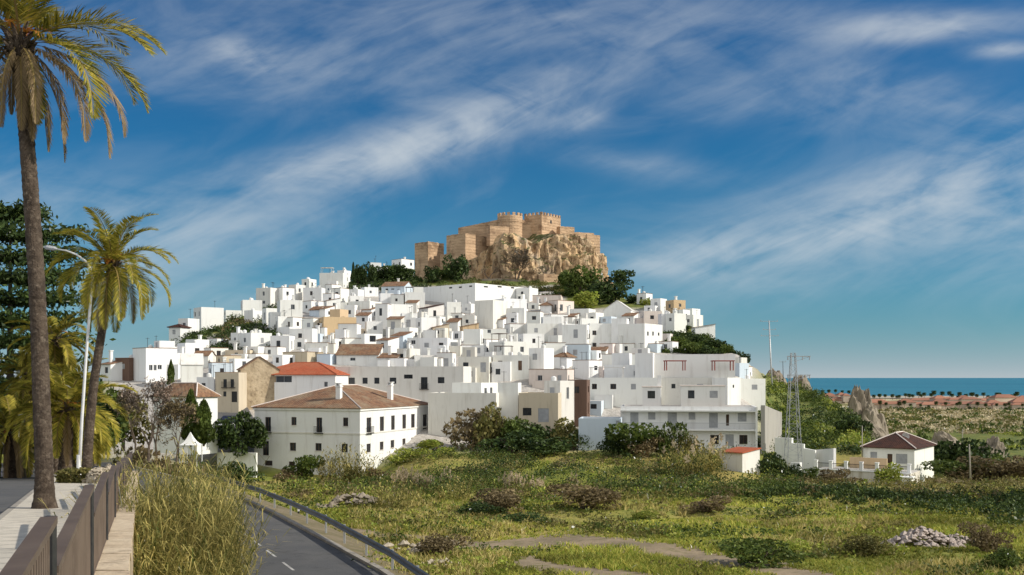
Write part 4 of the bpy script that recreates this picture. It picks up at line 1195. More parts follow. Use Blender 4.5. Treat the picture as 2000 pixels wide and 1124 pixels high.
def tree_meshes(kind, var, n, size):
    k = ('tree', kind, var, n, size)
    if k not in PROTO:
        C = blob_points(n, .5, .5, .86, 11, seed=31 * var + len(kind), base=.0); C[:, 2] += .16
        PROTO[k] = quads('crown', leaf_quads(C, size), LF[kind])
        mb = MB(); r = random.Random(var + 50)
        mb.tube([(0, 0, -.06), (.01, 0, .15), (.0, .015, .38), (.02, 0, .7)], [.045, .034, .026, .008], 7)
        for i in range(7):
            a = i * 2.4; l = r.uniform(.2, .38); z = r.uniform(.16, .42)
            mb.tube([(0, 0, z), (math.cos(a) * l * .5, math.sin(a) * l * .5, z + .16), (math.cos(a) * l, math.sin(a) * l, z + .3)], [.018, .012, .004], 5)
        PROTO[('trunk', var)] = mb.mesh('trunk', [M['trunk']])
    return PROTO[k], PROTO[('trunk', var)]
def tree(px, pyb, D, w, h, kind, label, group=None, name='tree', n=1500, size=.055, var=None, z=None):
    x = (px - 1000) / F * D; zz = ground(x, D) if z is None else z
    var = rnd.randrange(4) if var is None else var; c, t = tree_meshes(kind, var, n, size)
    o = empty(name, (x, D, zz - .05), rnd.uniform(0, 6.28)); tag(o, label, 'tree', group)
    a = link('crown', c, o); a.scale = (w, w, h); b = link('trunk', t, o); b.scale = (w, w, h); return o
def cypress_mesh(var, n=2200, kind='dark'):
    k = ('cyp', var, n, kind)
    if k not in PROTO:
        z = rng.random(n) ** .8; r = .5 * (np.minimum(1, z * 7) * (1 - z) ** .62) * (.7 + .3 * rng.random(n)) + .01; a = rng.uniform(0, 6.28, n)
        r *= 1 + .25 * np.sin(a * 2 + z * 9 + var)
        PROTO[k] = quads('crown', leaf_quads(np.stack([r * np.cos(a), r * np.sin(a), z * .97 + .03], 1), .085), LF[kind])
        mb = MB(); mb.tube([(0, 0, -.04), (0, 0, .5)], [.05, .02], 6); PROTO[('cypt', var)] = mb.mesh('trunk', [M['trunk']])
    return PROTO[k], PROTO[('cypt', var)]
def cypress(px, pyb, D, w, h, label, kind='dark', group=None, n=2200, z=None, name='cypress'):
    x = (px - 1000) / F * D; zz = ground(x, D) if z is None else z; c, t = cypress_mesh(rnd.randrange(3), n, kind)
    o = empty(name, (x, D, zz - .05), rnd.uniform(0, 6)); tag(o, label, 'tree', group)
    a = link('crown', c, o); a.scale = (w, w, h); b = link('trunk', t, o); b.scale = (w, w, h); return o
def bare_tree(px, pyb, D, w, h, label, group=None, z=None, seed=0, depth=6, leafy=None, nl=300, name='bare_tree', rad=.035):
    """twiggy bare tree by forking"""
    r = random.Random(seed); tr = MB(); tw = []
    def grow(p, d, l, rd, k):
        q = p + d * l
        if rd > .012: tr.tube([p, p + d * l * .5 + Vector((r.uniform(-.05, .05) * l, r.uniform(-.05, .05) * l, 0)), q], [rd, rd * .85, rd * .7], 5, cap=False)
        else: tw.append((p, q, rd))
        if k == 0: return
        for _ in range(2 if r.random() < .45 else 3):
            nd = (d + Vector((r.gauss(0, .5), r.gauss(0, .5), r.gauss(.12, .3)))).normalized(); grow(q, nd, l * r.uniform(.62, .85), rd * .62, k - 1)
    grow(Vector((0, 0, -.05)), Vector((r.uniform(-.1, .1), 0, 1)).normalized(), .24, rad, depth)
    A = np.array([p for p, _, _ in tw]); B = np.array([q for _, q, _ in tw]); rd = np.array([max(.0035, x) for _, _, x in tw])
    mx = max(abs(B[:, 0]).max(), abs(B[:, 1]).max()) * 2; hz = B[:, 2].max()
    dv = B - A; nrm = np.cross(dv, unit(len(A))); nrm /= np.linalg.norm(nrm, axis=1, keepdims=True) + 1e-9; nrm *= rd[:, None]
    Q = np.stack([A - nrm, A + nrm, B + nrm * .5, B - nrm * .5], 1).reshape(-1, 3); S = np.array((1 / mx, 1 / mx, 1 / hz))
    tr.v = [tuple(np.array(v) * S) for v in tr.v]
    x = (px - 1000) / F * D; zz = ground(x, D) if z is None else z
    o = empty(name, (x, D, zz - .05)); tag(o, label, 'tree', group)
    c = link('twig_crown', quads('twig_crown', Q * S, LF['twig']), o); c.scale = (w, w, h)
    t = tr.build('trunk', M['trunk'], o); t.scale = (w, w, h)
    if leafy:
        ends = B[rng.choice(len(B), nl)] * S * np.array((w, w, h)) + rng.normal(size=(nl, 3)) * .12
        link('leaves', quads('leaves', leaf_quads(ends, .16), LF[leafy]), o)
    return o

def frond_arrays(length, az, el, droop, n=46, lw=.035, ll=.5, vee=.5, twist=0, hang=0.3, seed=0, curl=1.0):
    """one feather palm frond from the origin: rachis and leaflets as quads"""
    r = np.random.default_rng(seed); m_ = 14; pts = []; p = np.zeros(3); e = el
    ca, sa = math.cos(az), math.sin(az)
    for i in range(m_ + 1):
        pts.append(p.copy()); d = np.array((math.cos(e) * ca, math.cos(e) * sa, math.sin(e))); p = p + d * length / m_; e = max(-1.5, e - droop / m_ * (1.0 + curl * i / m_))
    pts = np.array(pts); Q = []; R_ = []
    side0 = np.array((-sa, ca, 0))
    for i in range(m_):
        w = .035 * (1 - i / m_) + .008; R_ += [pts[i] - side0 * w, pts[i] + side0 * w, pts[i + 1] + side0 * w * .8, pts[i + 1] - side0 * w * .8]
    for k in range(n):
        f = .12 + .88 * k / n; s = f * m_; i = min(m_ - 1, int(s)); c = pts[i] + (pts[i + 1] - pts[i]) * (s - i); d = (pts[i + 1] - pts[i]); d /= np.linalg.norm(d)
        up = np.cross(side0, d) * -1; up = up if up[2] > 0 else -up
        L_ = ll * (math.sin(math.pi * min(1, f * .92 + .1)) ** .6 + .15) * r.uniform(.8, 1.1)
        for sg in (-1, 1):
            v = side0 * sg * .75 + up * vee * r.uniform(.4, 1.2) + d * r.uniform(.55, .9) + np.array((0, 0, -hang)); v /= np.linalg.norm(v)
            tip = c + v * L_ + np.array((0, 0, -hang * L_ * .25)); wd = d * lw * .5 + np.cross(v, d) * lw * .2
            mid = c + v * L_ * .5
            Q += [c - wd * .5, mid - wd, tip, mid + wd]
    return np.array(R_), np.array(Q)
M['palmtrunk'] = mk('palm_trunk', (.048, .034, .024), (.095, .07, .05), 2.2, .35, .65, c3=(.20, .16, .12), s3=6, f3=.6, bump=.8, bscale=8)
M['rachis'] = mk('frond_rib', (.20, .16, .05), (.28, .19, .07), 2)
def palm(label, path, D, r0, r1, fronds, name='palm_tree', parts=True, ring=.16, group=None, skirt=True, fruit=0, zbase=None, bulge=1.0, boots=24, llf=1.0):
    """path: trunk as photo px, foot first; fronds: (length, azimuth, elevation, droop, kind)"""
    pts = [P(x, y, D) for x, y in path]
    if zbase is not None: pts[0].z = zbase
    base = pts[0].copy(); e = empty(name, base); tag(e, label, 'palm tree', group)
    pts = [p - base for p in pts]; tot = pts[-1].z; n = int(tot / (ring / 2)); mb = MB(); rings = []
    zs = [p.z for p in pts]; K = 22
    for i in range(n + 1):
        z = tot * i / n; x = np.interp(z, zs, [p.x for p in pts]); y = np.interp(z, zs, [p.y for p in pts]); f = i / n
        rr = (r0 + (r1 - r0) * min(1, f * 1.05)) * (1 + .28 * math.exp(-z / .35) * bulge)
        rg = []
        for k in range(K):
            a = 2 * math.pi * k / K; lat = (k + (i // 2) * .5) % 2; saw = (.06 if (i + k) % 2 == 0 else -.03) * (1 if lat < 1 else .2) * (.6 + .8 * abs(noise.noise(Vector((k * 1.7, i * .9, 2))))) + .05 * noise.noise(Vector((a * 2, z * 5, 0)))
            q = rr * (1 + saw * (1.1 if z > .5 else .6)); rg.append(mb.vert((x + q * math.cos(a), y + q * math.sin(a), z)))
        rings.append(rg)
    for a, b in zip(rings, rings[1:]):
        for k in range(K): mb.f.append((a[k], a[(k + 1) % K], b[(k + 1) % K], b[k])); mb.m.append(0)
    mb.f.append(tuple(rings[-1])); mb.m.append(0)
    mb.build('trunk', M['palmtrunk'], e)
    top = pts[-1]
    # old leaf bases under the crown
    bb = MB(); r = random.Random(len(label))
    for i in range(boots):
        a = i * 2.4; z = top.z - .9 + 1.1 * i / boots; d = Vector((math.cos(a), math.sin(a), 1.1)).normalized(); p = Vector((top.x, top.y, z)) + Vector((math.cos(a), math.sin(a), 0)) * r1 * .8
        bb.tube([p, p + d * .28, p + d * .5], [.09, .06, .025], 5)
    bb.build('leaf_bases', M['palmtrunk'], e)
    allR, allQ = {}, {}
    for i, (ln, az, el, dr, kd) in enumerate(fronds):
        ra, qa = frond_arrays(ln, R(az), R(el), R(dr), n=int(44 + ln * 16), lw=.060 if parts else .085, ll=(.17 if kd != 'palmdry' else .13) * ln * llf, hang=.25 if kd != 'palmdry' else .7, seed=i)
        off = np.array((top.x + math.cos(R(az)) * r1 * .5, top.y + math.sin(R(az)) * r1 * .5, top.z + .15 * (el / 90)))
        if parts:
            V = np.concatenate([ra, qa]); mi = [0] * (len(ra) // 4) + [1] * (len(qa) // 4)
            link('frond', quads('frond', V + off, [M['rachis'], LF[kd]], midx=mi), e)
        else: allQ.setdefault(kd, []).append(qa + off); allR.setdefault(kd, []).append(ra + off)
    if not parts:
        V = []; mi = []; mats = []
        for kd in allQ:
            mats.append(LF[kd]); q = np.concatenate(allQ[kd]); V.append(q); mi += [len(mats) - 1] * (len(q) // 4)
        mats.append(M['rachis']); q = np.concatenate(sum(allR.values(), [])); V.append(q); mi += [len(mats) - 1] * (len(q) // 4)
        link('crown', quads('crown', np.concatenate(V), mats, midx=mi), e)
    if fruit:
        Q = []
        for i in range(fruit):
            ra, qa = frond_arrays(1.1, i * 2.4, R(r.uniform(30, 75)), R(70), n=30, lw=.05, ll=.22, seed=90 + i); Q.append(np.concatenate([ra, qa]) + np.array((top.x, top.y, top.z + .1)))
        link('fruit_stalks', quads('fruit_stalks', np.concatenate(Q), LF['fruit']), e)
    return e
def crown_fronds(n, ln, seed, lo=-25, hi=80, dry=.2, kind='palm'):
    r = random.Random(seed); out = []
    for i in range(n):
        f = i / (n - 1); el = hi + (lo - hi) * f ** .8 + r.uniform(-8, 8); dr = 55 + 35 * f + r.uniform(-10, 15)
        out.append((ln * r.uniform(.85, 1.1) * (.8 + .2 * (1 - abs(f - .4))), i * 137.5 + r.uniform(-15, 15), el, dr, 'palmdry' if f > 1 - dry and r.random() < .7 else kind))
    return out
# ---------------------------------------------------------------- upper street, wall, fence, lamps, near palms
def wx(D): return -.2 - .362 * D         # outer edge of the retaining wall
def strip(name, mat, lo, hi, z, D0, D1, n=60, thick=0, kind='structure', cols=1):
    mb = MB(); Ds = np.linspace(D0, D1, n)
    for a, b in zip(Ds, Ds[1:]):
        mb.face([(lo(a), a, z(a)), (hi(a), a, z(a)), (hi(b), b, z(b)), (lo(b), b, z(b))])
        if thick:
            mb.face([(hi(a), a, z(a)), (hi(a), a, z(a) - thick), (hi(b), b, z(b) - thick), (hi(b), b, z(b))]); mb.face([(lo(a), a, z(a) - thick), (lo(a), a, z(a)), (lo(b), b, z(b)), (lo(b), b, z(b) - thick)])
    if thick: mb.face([(lo(D0), D0, z(D0) - thick), (hi(D0), D0, z(D0) - thick), (hi(D0), D0, z(D0)), (lo(D0), D0, z(D0))])
    return tag(mb.build(name, mat), kind=kind)
def paving_mat():
    m, t, b = new_mat('paving_slabs'); g = t.n('ShaderNodeNewGeometry').outputs['Position']
    rt = t.n('ShaderNodeMapping', ins={'Vector': g, 'Rotation': (0, 0, R(20))}).outputs[0]
    br = t.n('ShaderNodeTexBrick', ins={'Vector': rt, 'Scale': 1.0, 'Mortar Size': .012, 'Brick Width': .6, 'Row Height': .6, 'Color1': (.62, .56, .46, 1), 'Color2': (.55, .50, .41, 1), 'Mortar': (.2, .18, .15, 1)}); br.offset = 0
    c = t.mix(t.m('MULTIPLY', t.ramp(t.noise(g, .8, 6, .7), .5, .7), .45), br.outputs[0], (.26, .235, .19))
    t.link(c, b.inputs['Base Color']); return m
M['asphalt'] = mk('asphalt', (.10, .10, .10), (.125, .122, .116), .35, rough=.9, c3=(.05, .05, .05), s3=1.5, f3=.5, bump=.3, bscale=18)
M['kerb'] = mk('kerb_stone', (.36, .33, .28), (.28, .25, .21), 1.2)
M['coping'] = mk('coping_stone', (.66, .54, .38), (.56, .44, .30), .7, c3=(.28, .2, .13), s3=2.5, f3=.6, bump=.5)
M['wallstone'] = mk('retaining_masonry', (.40, .31, .21), (.31, .24, .16), .6, c3=(.18, .14, .09), s3=1.6, f3=.6, bump=.6)
M['fencepaint'] = mk('brown_fence_paint', (.135, .10, .075), (.10, .072, .054), 1.5, rough=.6, c3=(.17, .13, .10), s3=6, f3=.4)
SZ = side_z
strip('pavement', paving_mat(), lambda D: -2.3 - .410 * D, lambda D: wx(D) - .40, lambda D: SZ(D), 2.5, 70, 90, .5)
strip('kerb', M['kerb'], lambda D: -2.48 - .410 * D, lambda D: -2.303 - .410 * D, lambda D: SZ(D) + .004, 2.5, 70, 60, .5)
strip('street', M['asphalt'], lambda D: -16 - .75 * D, lambda D: -2.484 - .410 * D, lambda D: SZ(D) - .13, 2.5, 110, 60)
def street_wall():
    mb = MB(); Ds = np.linspace(3, 66, 64); e = empty('street_wall', (0, 0, 0)); tag(e, 'pale stone retaining wall with broad coping beside the fence', 'wall')
    z = lambda D: CZ - 1.72 - .065 * D
    for a, b in zip(Ds, Ds[1:]):
        mb.face([(wx(a), a, 18), (wx(b), b, 18), (wx(b), b, z(b) - .12), (wx(a), a, z(a) - .12)])
        mb.face([(wx(b) - .42, b, 18), (wx(a) - .42, a, 18), (wx(a) - .42, a, z(a) - .12), (wx(b) - .42, b, z(b) - .12)])
    mb.face([(wx(66), 66, 18), (wx(66) - .42, 66, 18), (wx(66) - .42, 66, z(66)), (wx(66), 66, z(66))]); mb.build('masonry', M['wallstone'], e)
    cb = MB(); r = random.Random(3); D = 3.0
    while D < 66:
        l = r.uniform(.9, 1.15); a, b = D, min(66, D + l - .012); o = r.uniform(-.012, .012); j = r.uniform(-.008, .008)
        lo = lambda q: wx(q) - .45 + o; hi = lambda q: wx(q) + .03 + o
        T = [(lo(a), a, z(a) + j), (hi(a), a, z(a) + j), (hi(b), b, z(b) + j), (lo(b), b, z(b) + j)]; Bt = [(x, y, q - .125) for x, y, q in T]
        cb.face(T)
        for i in range(4): cb.face([Bt[i], Bt[(i + 1) % 4], T[(i + 1) % 4], T[i]])
        D += l
    cb.build('coping', M['coping'], e)
street_wall()
def fence():
    e = empty('railing_fence', (wx(8), 8, SZ(8))); tag(e, 'brown metal railing fence stepping down along the stone wall', 'fence')
    org = e.location.copy(); D0 = 1.6; ln = 5.6; k = 0; fx = lambda D: wx(D) - .44
    while D0 < 66:
        D1 = D0 + ln; zt = SZ(D1) + 1.38; zb0, zb1 = SZ(D0) + .14, SZ(D1) + .14
        loc = lambda x, y, z: (x - org.x, y - org.y, z - org.z)
        mb = MB(); mb.bar(loc(fx(D0) , D0, zt), loc(fx(D1 - .1), D1 - .1, zt), .11, .05); mb.build('handrail', M['fencepaint'], e)
        mb = MB(); n = int(ln / .15)
        mb.bar(loc(fx(D0), D0, zb0 + .05), loc(fx(D1 - .1), D1 - .1, zb1 + .05), .035, .05)
        for i in range(n):
            D = D0 + ln * (i + .5) / n
            if D > D1 - .15: break
            zb = zb0 + (zb1 - zb0) * (D - D0) / ln; mb.box(loc(fx(D) - .011, D - .011, zb + .05), loc(fx(D) + .011, D + .011, zt - .02), sides='xXyY')
        mb.build('bar_panel', M['fencepaint'], e)
        mb = MB(); D = D1 - .05; mb.box(loc(fx(D) - .035, D - .035, SZ(D) - .1), loc(fx(D) + .035, D + .035, zt + .02)); mb.build('post', M['iron'], e)
        D0 = D1; k += 1
fence()
def lamp(px, pyb, D, path, label, r=.085, zb=None):
    b = P(px, pyb, D); e = empty('street_lamp', b); tag(e, label, 'street lamp')
    pts = [P(x, y, D) - b for x, y in path]; mb = MB(); n = len(pts)
    mb.tube(pts, [r * (1 - .55 * i / (n - 1)) for i in range(n)], 10); mb.build('pole', M['paleposts'], e, smooth=True)
    mb = MB(); mb.tube([(0, 0, -.1), (0, 0, 1.3)], [r * 1.5, r * 1.35], 10); mb.build('base', M['paleposts'], e)
    t = pts[-1]; d = (pts[-1] - pts[-2]).normalized(); mb = MB()
    mb.tube([t, t + d * .15, t + d * .55, t + d * .75], [.05, .12, .14, .04], 8); mb.build('lamp_head', M['steel'], e)
lamp(154, 936, 55, [(154, 936), (160, 820), (168, 700), (175, 610), (180, 560), (181, 545), (177, 525), (167, 510), (150, 498), (130, 490), (112, 487)], 'tall white street lamp with a curved arm beside the leaning palm')
lamp(118, 900, 92, [(118, 900), (119, 720), (116, 700), (108, 685), (98, 678)], 'white street lamp arm half hidden behind the big palm trunk', .08)

# near palm: fronds traced by length, azimuth (0 = right, 90 = away), elevation
A = [(4.2, -18, -14, 70, 'palmdry'), (3.0, -45, -30, 70, 'palmdry'), (2.8, 190, -35, 60, 'palm'), (3.2, 215, -20, 75, 'palmdry'), (4.5, 8, 34, 62, 'palm'), (4.6, -12, 22, 52, 'palm'), (4.3, 20, 10, 62, 'palm'), (4.4, -25, 2, 75, 'palm'), (4.5, 0, -6, 62, 'palmdry'), (4.4, 12, -18, 62, 'palmdry'), (3.4, -8, -35, 60, 'palmdry'), (3.6, 30, -48, 45, 'palmdry'),
     (3.2, 5, -62, 30, 'palmdry'), (2.6, -30, -50, 50, 'palm'), (2.2, 20, -70, 20, 'palmdry'), (2.0, 140, -60, 40, 'palmdry'), (2.4, 215, -40, 60, 'palmdry'), (3.2, 188, -15, 80, 'palmdry'), (3.4, 235, 0, 90, 'palm'), (3.8, 170, 15, 80, 'palm'), (4.2, 200, 30, 70, 'palm'), (4.4, 150, 40, 60, 'palm'),
     (4.2, 60, 45, 60, 'palm'), (4.3, 100, 55, 55, 'palm'), (4.2, 250, 40, 75, 'palm'), (4.2, 290, 45, 70, 'palm'), (4, 320, 60, 60, 'palm'), (4, 20, 68, 50, 'palm'), (4, 180, 70, 45, 'palm'), (4, 120, 78, 40, 'palm'), (3.8, 240, 80, 40, 'palm'), (3, 270, -40, 60, 'palmdry'), (2.8, 300, -55, 45, 'palmdry'), (2.6, 250, -65, 30, 'palmdry'), (2.9, 330, -70, 20, 'palmdry'), (4.2, 45, 25, 75, 'palm'), (4.2, 130, 20, 75, 'palm')]
palm('tall thick palm standing in the pavement, its feathery crown cut off by the frame', [(87, 995), (86, 900), (81, 780), (77, 660), (71, 540), (64, 430), (56, 320), (48, 220), (41, 135), (38, 85)], 30.4, .255, .205, A, ring=.17, fruit=7, boots=40, llf=1.1, bulge=1.9)
palm('slender leaning palm with a full golden green crown beside the street lamp', [(168, 937), (174, 840), (182, 760), (192, 690), (203, 625), (212, 575), (220, 520)], 56.7, .27, .20, crown_fronds(42, 4.2, 5, -42, 86, .1, 'palmgold'), fruit=8, bulge=.5, boots=30)
palm('shorter palm half hidden behind the big trunk, crown level with the lamp bend', [(108, 930), (107, 820), (106, 740), (105, 665)], 66, .3, .26, crown_fronds(40, 3.4, 9, -60, 75, .2), parts=False, fruit=4)
palm('low bushy palm with long arching golden fronds behind the big trunk', [(128, 935), (129, 880), (130, 800)], 60, .4, .36, crown_fronds(46, 4.4, 12, -40, 86, .1, 'palmgold'), parts=False, fruit=6)
palm('squat palm with dry skirt by the street at the frame edge', [(22, 945), (22, 890), (22, 845)], 62, .36, .34, crown_fronds(40, 3.6, 17, -60, 82, .3), parts=False, fruit=3)
palm('palm trunk behind the street, close to the tall thick palm', [(54, 945), (55, 880), (56, 800), (57, 735)], 68, .3, .27, crown_fronds(36, 3.4, 23, -60, 80, .3), parts=False)
palm('young green palm with upright fronds beside the lamp post', [(150, 920), (151, 880), (152, 850)], 74, .35, .32, crown_fronds(34, 3.2, 31, -35, 84, .05), parts=False)

# araucaria behind the palms
def araucaria(px, pyb, pyt, D, wpx, label):
    b = P(px, pyb, D); hgt = (pyb - pyt) / F * D; e = empty('monkey_puzzle_tree', b); tag(e, label, 'tree'); W = wpx / F * D
    mb = MB(); mb.tube([(0, 0, -1), (0, 0, hgt * .5), (0, 0, hgt)], [.4, .28, .06], 8); mb.build('trunk', M['trunk'], e)
    C = []; br = MB(); r = random.Random(4); n = 11
    for i in range(n):
        f = i / (n - 1); z = hgt * (.12 + .86 * f); rad = W * (1.0 - .18 * f) * (1 if i < n - 1 else .55)
        m_ = 9
        for k in range(m_):
            a = 2 * math.pi * (k + .5 * (i % 2)) / m_ + r.uniform(-.2, .2); rr = rad * r.uniform(.8, 1.05); tip = Vector((math.cos(a) * rr, math.sin(a) * rr, z + rr * .12))
            br.tube([(0, 0, z), tip * .5 + Vector((0, 0, z * .5 - rr * .02)), tip], [.07, .05, .02], 4)
            q = rng.random(330) ** .55; w = np.clip(rng.normal(size=(330, 3)), -1.9, 1.9) * (.26 * rr * .5, .26 * rr * .5, .30)
            c = np.array((math.cos(a), math.sin(a), 0)) * (q * rr)[:, None] + w * (.4 + q)[:, None]; c[:, 2] += z + q ** 2 * rr * .12 + .1
            C.append(c)
    br.build('branches', M['trunk'], e); link('crown', quads('crown', leaf_quads(np.concatenate(C), .27, 1.9), LF['dark']), e)
araucaria(20, 905, 412, 95, 152, 'dark tiered monkey puzzle tree rising behind the palms')
# ---------------------------------------------------------------- lower road, guard rail, field
RC = [(24, 1.8), (30, -1.5), (39.9, -5.2), (51.6, -10.3), (60, -14.0), (67.7, -17.6), (78, -23.0), (92, -31.5), (110, -43)]     # right kerb: distance, x
kx = lambda D: float(np.interp(D, [a for a, _ in RC], [b for _, b in RC]))
rz_ = lambda D: CZ - 7.62 - .022 * (D - 40) + .06
def lower_road():
    hw = lambda D: 6.9
    Ds = np.linspace(22, 110, 90)
    mb = MB()
    for a, b in zip(Ds, Ds[1:]): mb.face([(kx(a) - 6.9, a, rz_(a)), (kx(a), a, rz_(a)), (kx(b), b, rz_(b)), (kx(b) - 6.9, b, rz_(b))])
    tag(mb.build('road', M['asphalt']), kind='structure')
    mb = MB()
    for a, b in zip(Ds, Ds[1:]):
        for o0, o1, h in ((.01, .28, .11),): 
            mb.face([(kx(a) + o0, a, rz_(a) + h), (kx(a) + o1, a, rz_(a) + h), (kx(b) + o1, b, rz_(b) + h), (kx(b) + o0, b, rz_(b) + h)])
            mb.face([(kx(a) + o0, a, rz_(a) - .1), (kx(a) + o0, a, rz_(a) + h), (kx(b) + o0, b, rz_(b) + h), (kx(b) + o0, b, rz_(b) - .1)])
    tag(mb.build('kerb', M['kerb']), kind='structure')
    m = mk('road_paint', (.55, .54, .50), (.32, .31, .29), 3)
    mb = MB()
    for s in np.arange(30, 76, 3.4):
        ds = np.linspace(s, s + 2.0, 4)
        for a, b in zip(ds, ds[1:]): mb.face([(kx(a) - 3.3, a, rz_(a) + .005), (kx(a) - 3.19, a, rz_(a) + .005), (kx(b) - 3.19, b, rz_(b) + .005), (kx(b) - 3.3, b, rz_(b) + .005)])
    tag(mb.build('road_marking', m), kind='structure')
    m = mk('verge_soil', (.24, .19, .12), (.17, .14, .07), .8, c3=(.12, .12, .04), s3=2.5, f3=.7)
    mb = MB()
    for a, b in zip(Ds, Ds[1:]): mb.face([(kx(a) + .28, a, rz_(a) + .10), (kx(a) + 2.6, a, max(ground(kx(a) + 2.6, a), rz_(a) - .3) - .12), (kx(b) + 2.6, b, max(ground(kx(b) + 2.6, b), rz_(b) - .3) - .12), (kx(b) + .28, b, rz_(b) + .10)])
    tag(mb.build('verge', m), kind='structure')
lower_road()
def guardrail():
    gx = lambda D: kx(D) + float(np.interp(D, [26, 36, 52], [.1, .35, .95])); e = empty('guard_rail', (gx(34), 34, rz_(34))); tag(e, 'long grey metal guard rail curving along the lower road', 'guard rail'); o = e.location.copy()
    prof = [(0, .46), (.05, .50), (.05, .55), (-.01, .60), (-.01, .63), (.05, .68), (.05, .74), (0, .78)]
    Ds = np.linspace(22, 84, 80); mb = MB(); rows = []
    for D in Ds: rows.append([mb.vert((gx(D) - dx - o.x, D - o.y, rz_(D) + .08 + z - o.z)) for dx, z in prof])
    for a, b in zip(rows, rows[1:]):
        for i in range(len(prof) - 1): mb.f.append((a[i], b[i], b[i + 1], a[i + 1])); mb.m.append(0)
    mb.build('rail', mk('weathered_rail', (.15, .16, .175), (.21, .22, .235), 1.2, rough=.5, metal=.2), e)
    for D in np.arange(24, 84, 4.0):
        p = MB(); x, y, z = gx(D) - o.x + .03, D - o.y, rz_(D) - o.z; p.box((x, y - .05, z - .4), (x + .09, y + .05, z + .86)); p.build('post', M['steel'], e)
guardrail()
for i, (px, D, l) in enumerate(((408 + 175, 64, 'thin white marker post standing just behind the guard rail'), (0, 0, None))):
    if not l: continue
    x = (px - 1000) / F * D; mb = MB(); mb.box((-.05, -.05, -.1), (.05, .05, 1.1)); mb.box((-.052, -.052, .8), (.052, .052, .95), 1); o = mb.build('marker_post', [M['white'], M['iron']]); o.location = (x, D, ground(x, D)); tag(o, l, 'marker post')

PATHS = [[(640, 1030, 1.3), (700, 1041, 1.4), (760, 1049, 1.3), (840, 1058, 1.2), (930, 1068, 1.6), (1020, 1062, 2.6), (1110, 1058, 3.0), (1200, 1066, 2.8), (1300, 1082, 2.2), (1400, 1098, 2.4), (1500, 1114, 2.2), (1600, 1135, 2.0)],
         [(1040, 1088, .6), (1030, 1098, 1.1), (1060, 1110, 1.7), (1150, 1122, 2.0), (1260, 1140, 2.0)]]
PATHPTS = []
def build_paths():
    m = mk('dirt_track', (.34, .26, .165), (.24, .185, .115), .35, c3=(.17, .155, .06), s3=1.1, f3=.9, bump=.6)
    for pi, pa in enumerate(PATHS):
        W_ = []
        for px, py, w in pa:
            D = seen_D(px, py); W_.append((Vector(((px - 1000) / F * D, D, 0)), w))
        fine = []
        for (a, wa), (b, wb) in zip(W_, W_[1:]):
            k = max(3, int((b - a).length / .35))
            for i in range(k): fine.append((a.lerp(b, i / k), wa + (wb - wa) * i / k))
        mb = MB(); rows = []
        for i, (p, w) in enumerate(fine):
            q = fine[min(i + 4, len(fine) - 1)][0] - fine[max(0, i - 4)][0]; nrm = Vector((-q.y, q.x, 0)).normalized(); row = []
            wl_ = w * (.85 + .5 * noise.noise(Vector((p.x * .8, p.y * .8, 2)))); wr = w * (.85 + .5 * noise.noise(Vector((p.x * .8, p.y * .8, 9))))
            for t in np.linspace(-1, 1, 9):
                c = p + nrm * (t * (wl_ if t < 0 else wr)); row.append(mb.vert((c.x, c.y, ground(c.x, c.y) + .05 - .03 * abs(t))))
            rows.append(row); PATHPTS.append((p.x, p.y, w))
        for a, b in zip(rows, rows[1:]):
            for i in range(8): mb.f.append((a[i], a[i + 1], b[i + 1], b[i])); mb.m.append(0)
        tag(mb.build('dirt_path', m, smooth=True), kind='structure')
build_paths()

# -- grass: blades in tufts, even in the picture, denser nearby
PP = np.array(PATHPTS)
def scatter(n, pxr, pyr, dmin=25, dmax=170):
    px = rng.uniform(*pxr, n); py = rng.uniform(*pyr, n)
    # distance on the field plane z = 22.3 - .059 (D - 40)
    D = (CZ - 22.3 - .066 * 40) / np.maximum(.02, (py - HY) / F - .066); D = np.clip(D, dmin, dmax)
    x = (px - 1000) / F * D; return x, D
def keep_off(x, y, soft=.72):
    k = np.ones(len(x), bool); kxs = np.interp(y, [a for a, _ in RC], [b for _, b in RC])
    k &= x > kxs + .34
    d = np.full(len(x), 9e9)
    for i in range(0, len(PP), 3): d = np.minimum(d, np.hypot(x - PP[i, 0], y - PP[i, 1]) / PP[i, 2])
    k &= d > soft * rng.uniform(.55, 1.1, len(x))
    k &= (x / y > -.36)
    return k
def nz2(x, y, s, o=0): return np.array([noise.noise(Vector((a * s, b * s, o))) for a, b in zip(x, y)])
def blades(name, mat, x, y, h, w, per=4, lean=.45, spread=.25, z0=-.03, kind='stuff', sheaf=1.0):
    n = len(x); X = np.repeat(x, per); Y = np.repeat(y, per); hh = np.repeat(h, per) * rng.uniform(.6, 1.15, n * per); ww = np.repeat(w, per)
    X = X + rng.normal(size=n * per) * np.repeat(h, per) * spread; Y = Y + rng.normal(size=n * per) * np.repeat(h, per) * spread
    Z = ground_np(X, Y) + z0; a = rng.uniform(0, 6.283, n * per); t = np.stack([np.cos(a), np.sin(a), np.zeros_like(a)], 1) * (ww * .5)[:, None]
    l = rng.normal(size=(n * per, 2)) * lean * hh[:, None]; B = np.stack([X, Y, Z], 1)
    mid = B + np.stack([l[:, 0] * .3, l[:, 1] * .3, hh * .6], 1); tip = B + np.stack([l[:, 0], l[:, 1], hh], 1)
    V = np.stack([B - t, B + t, mid + t * .7, tip, mid - t * .7], 1).reshape(-1, 3)
    return tag(link(name, quads(name, V, mat, k=5)), kind=kind)
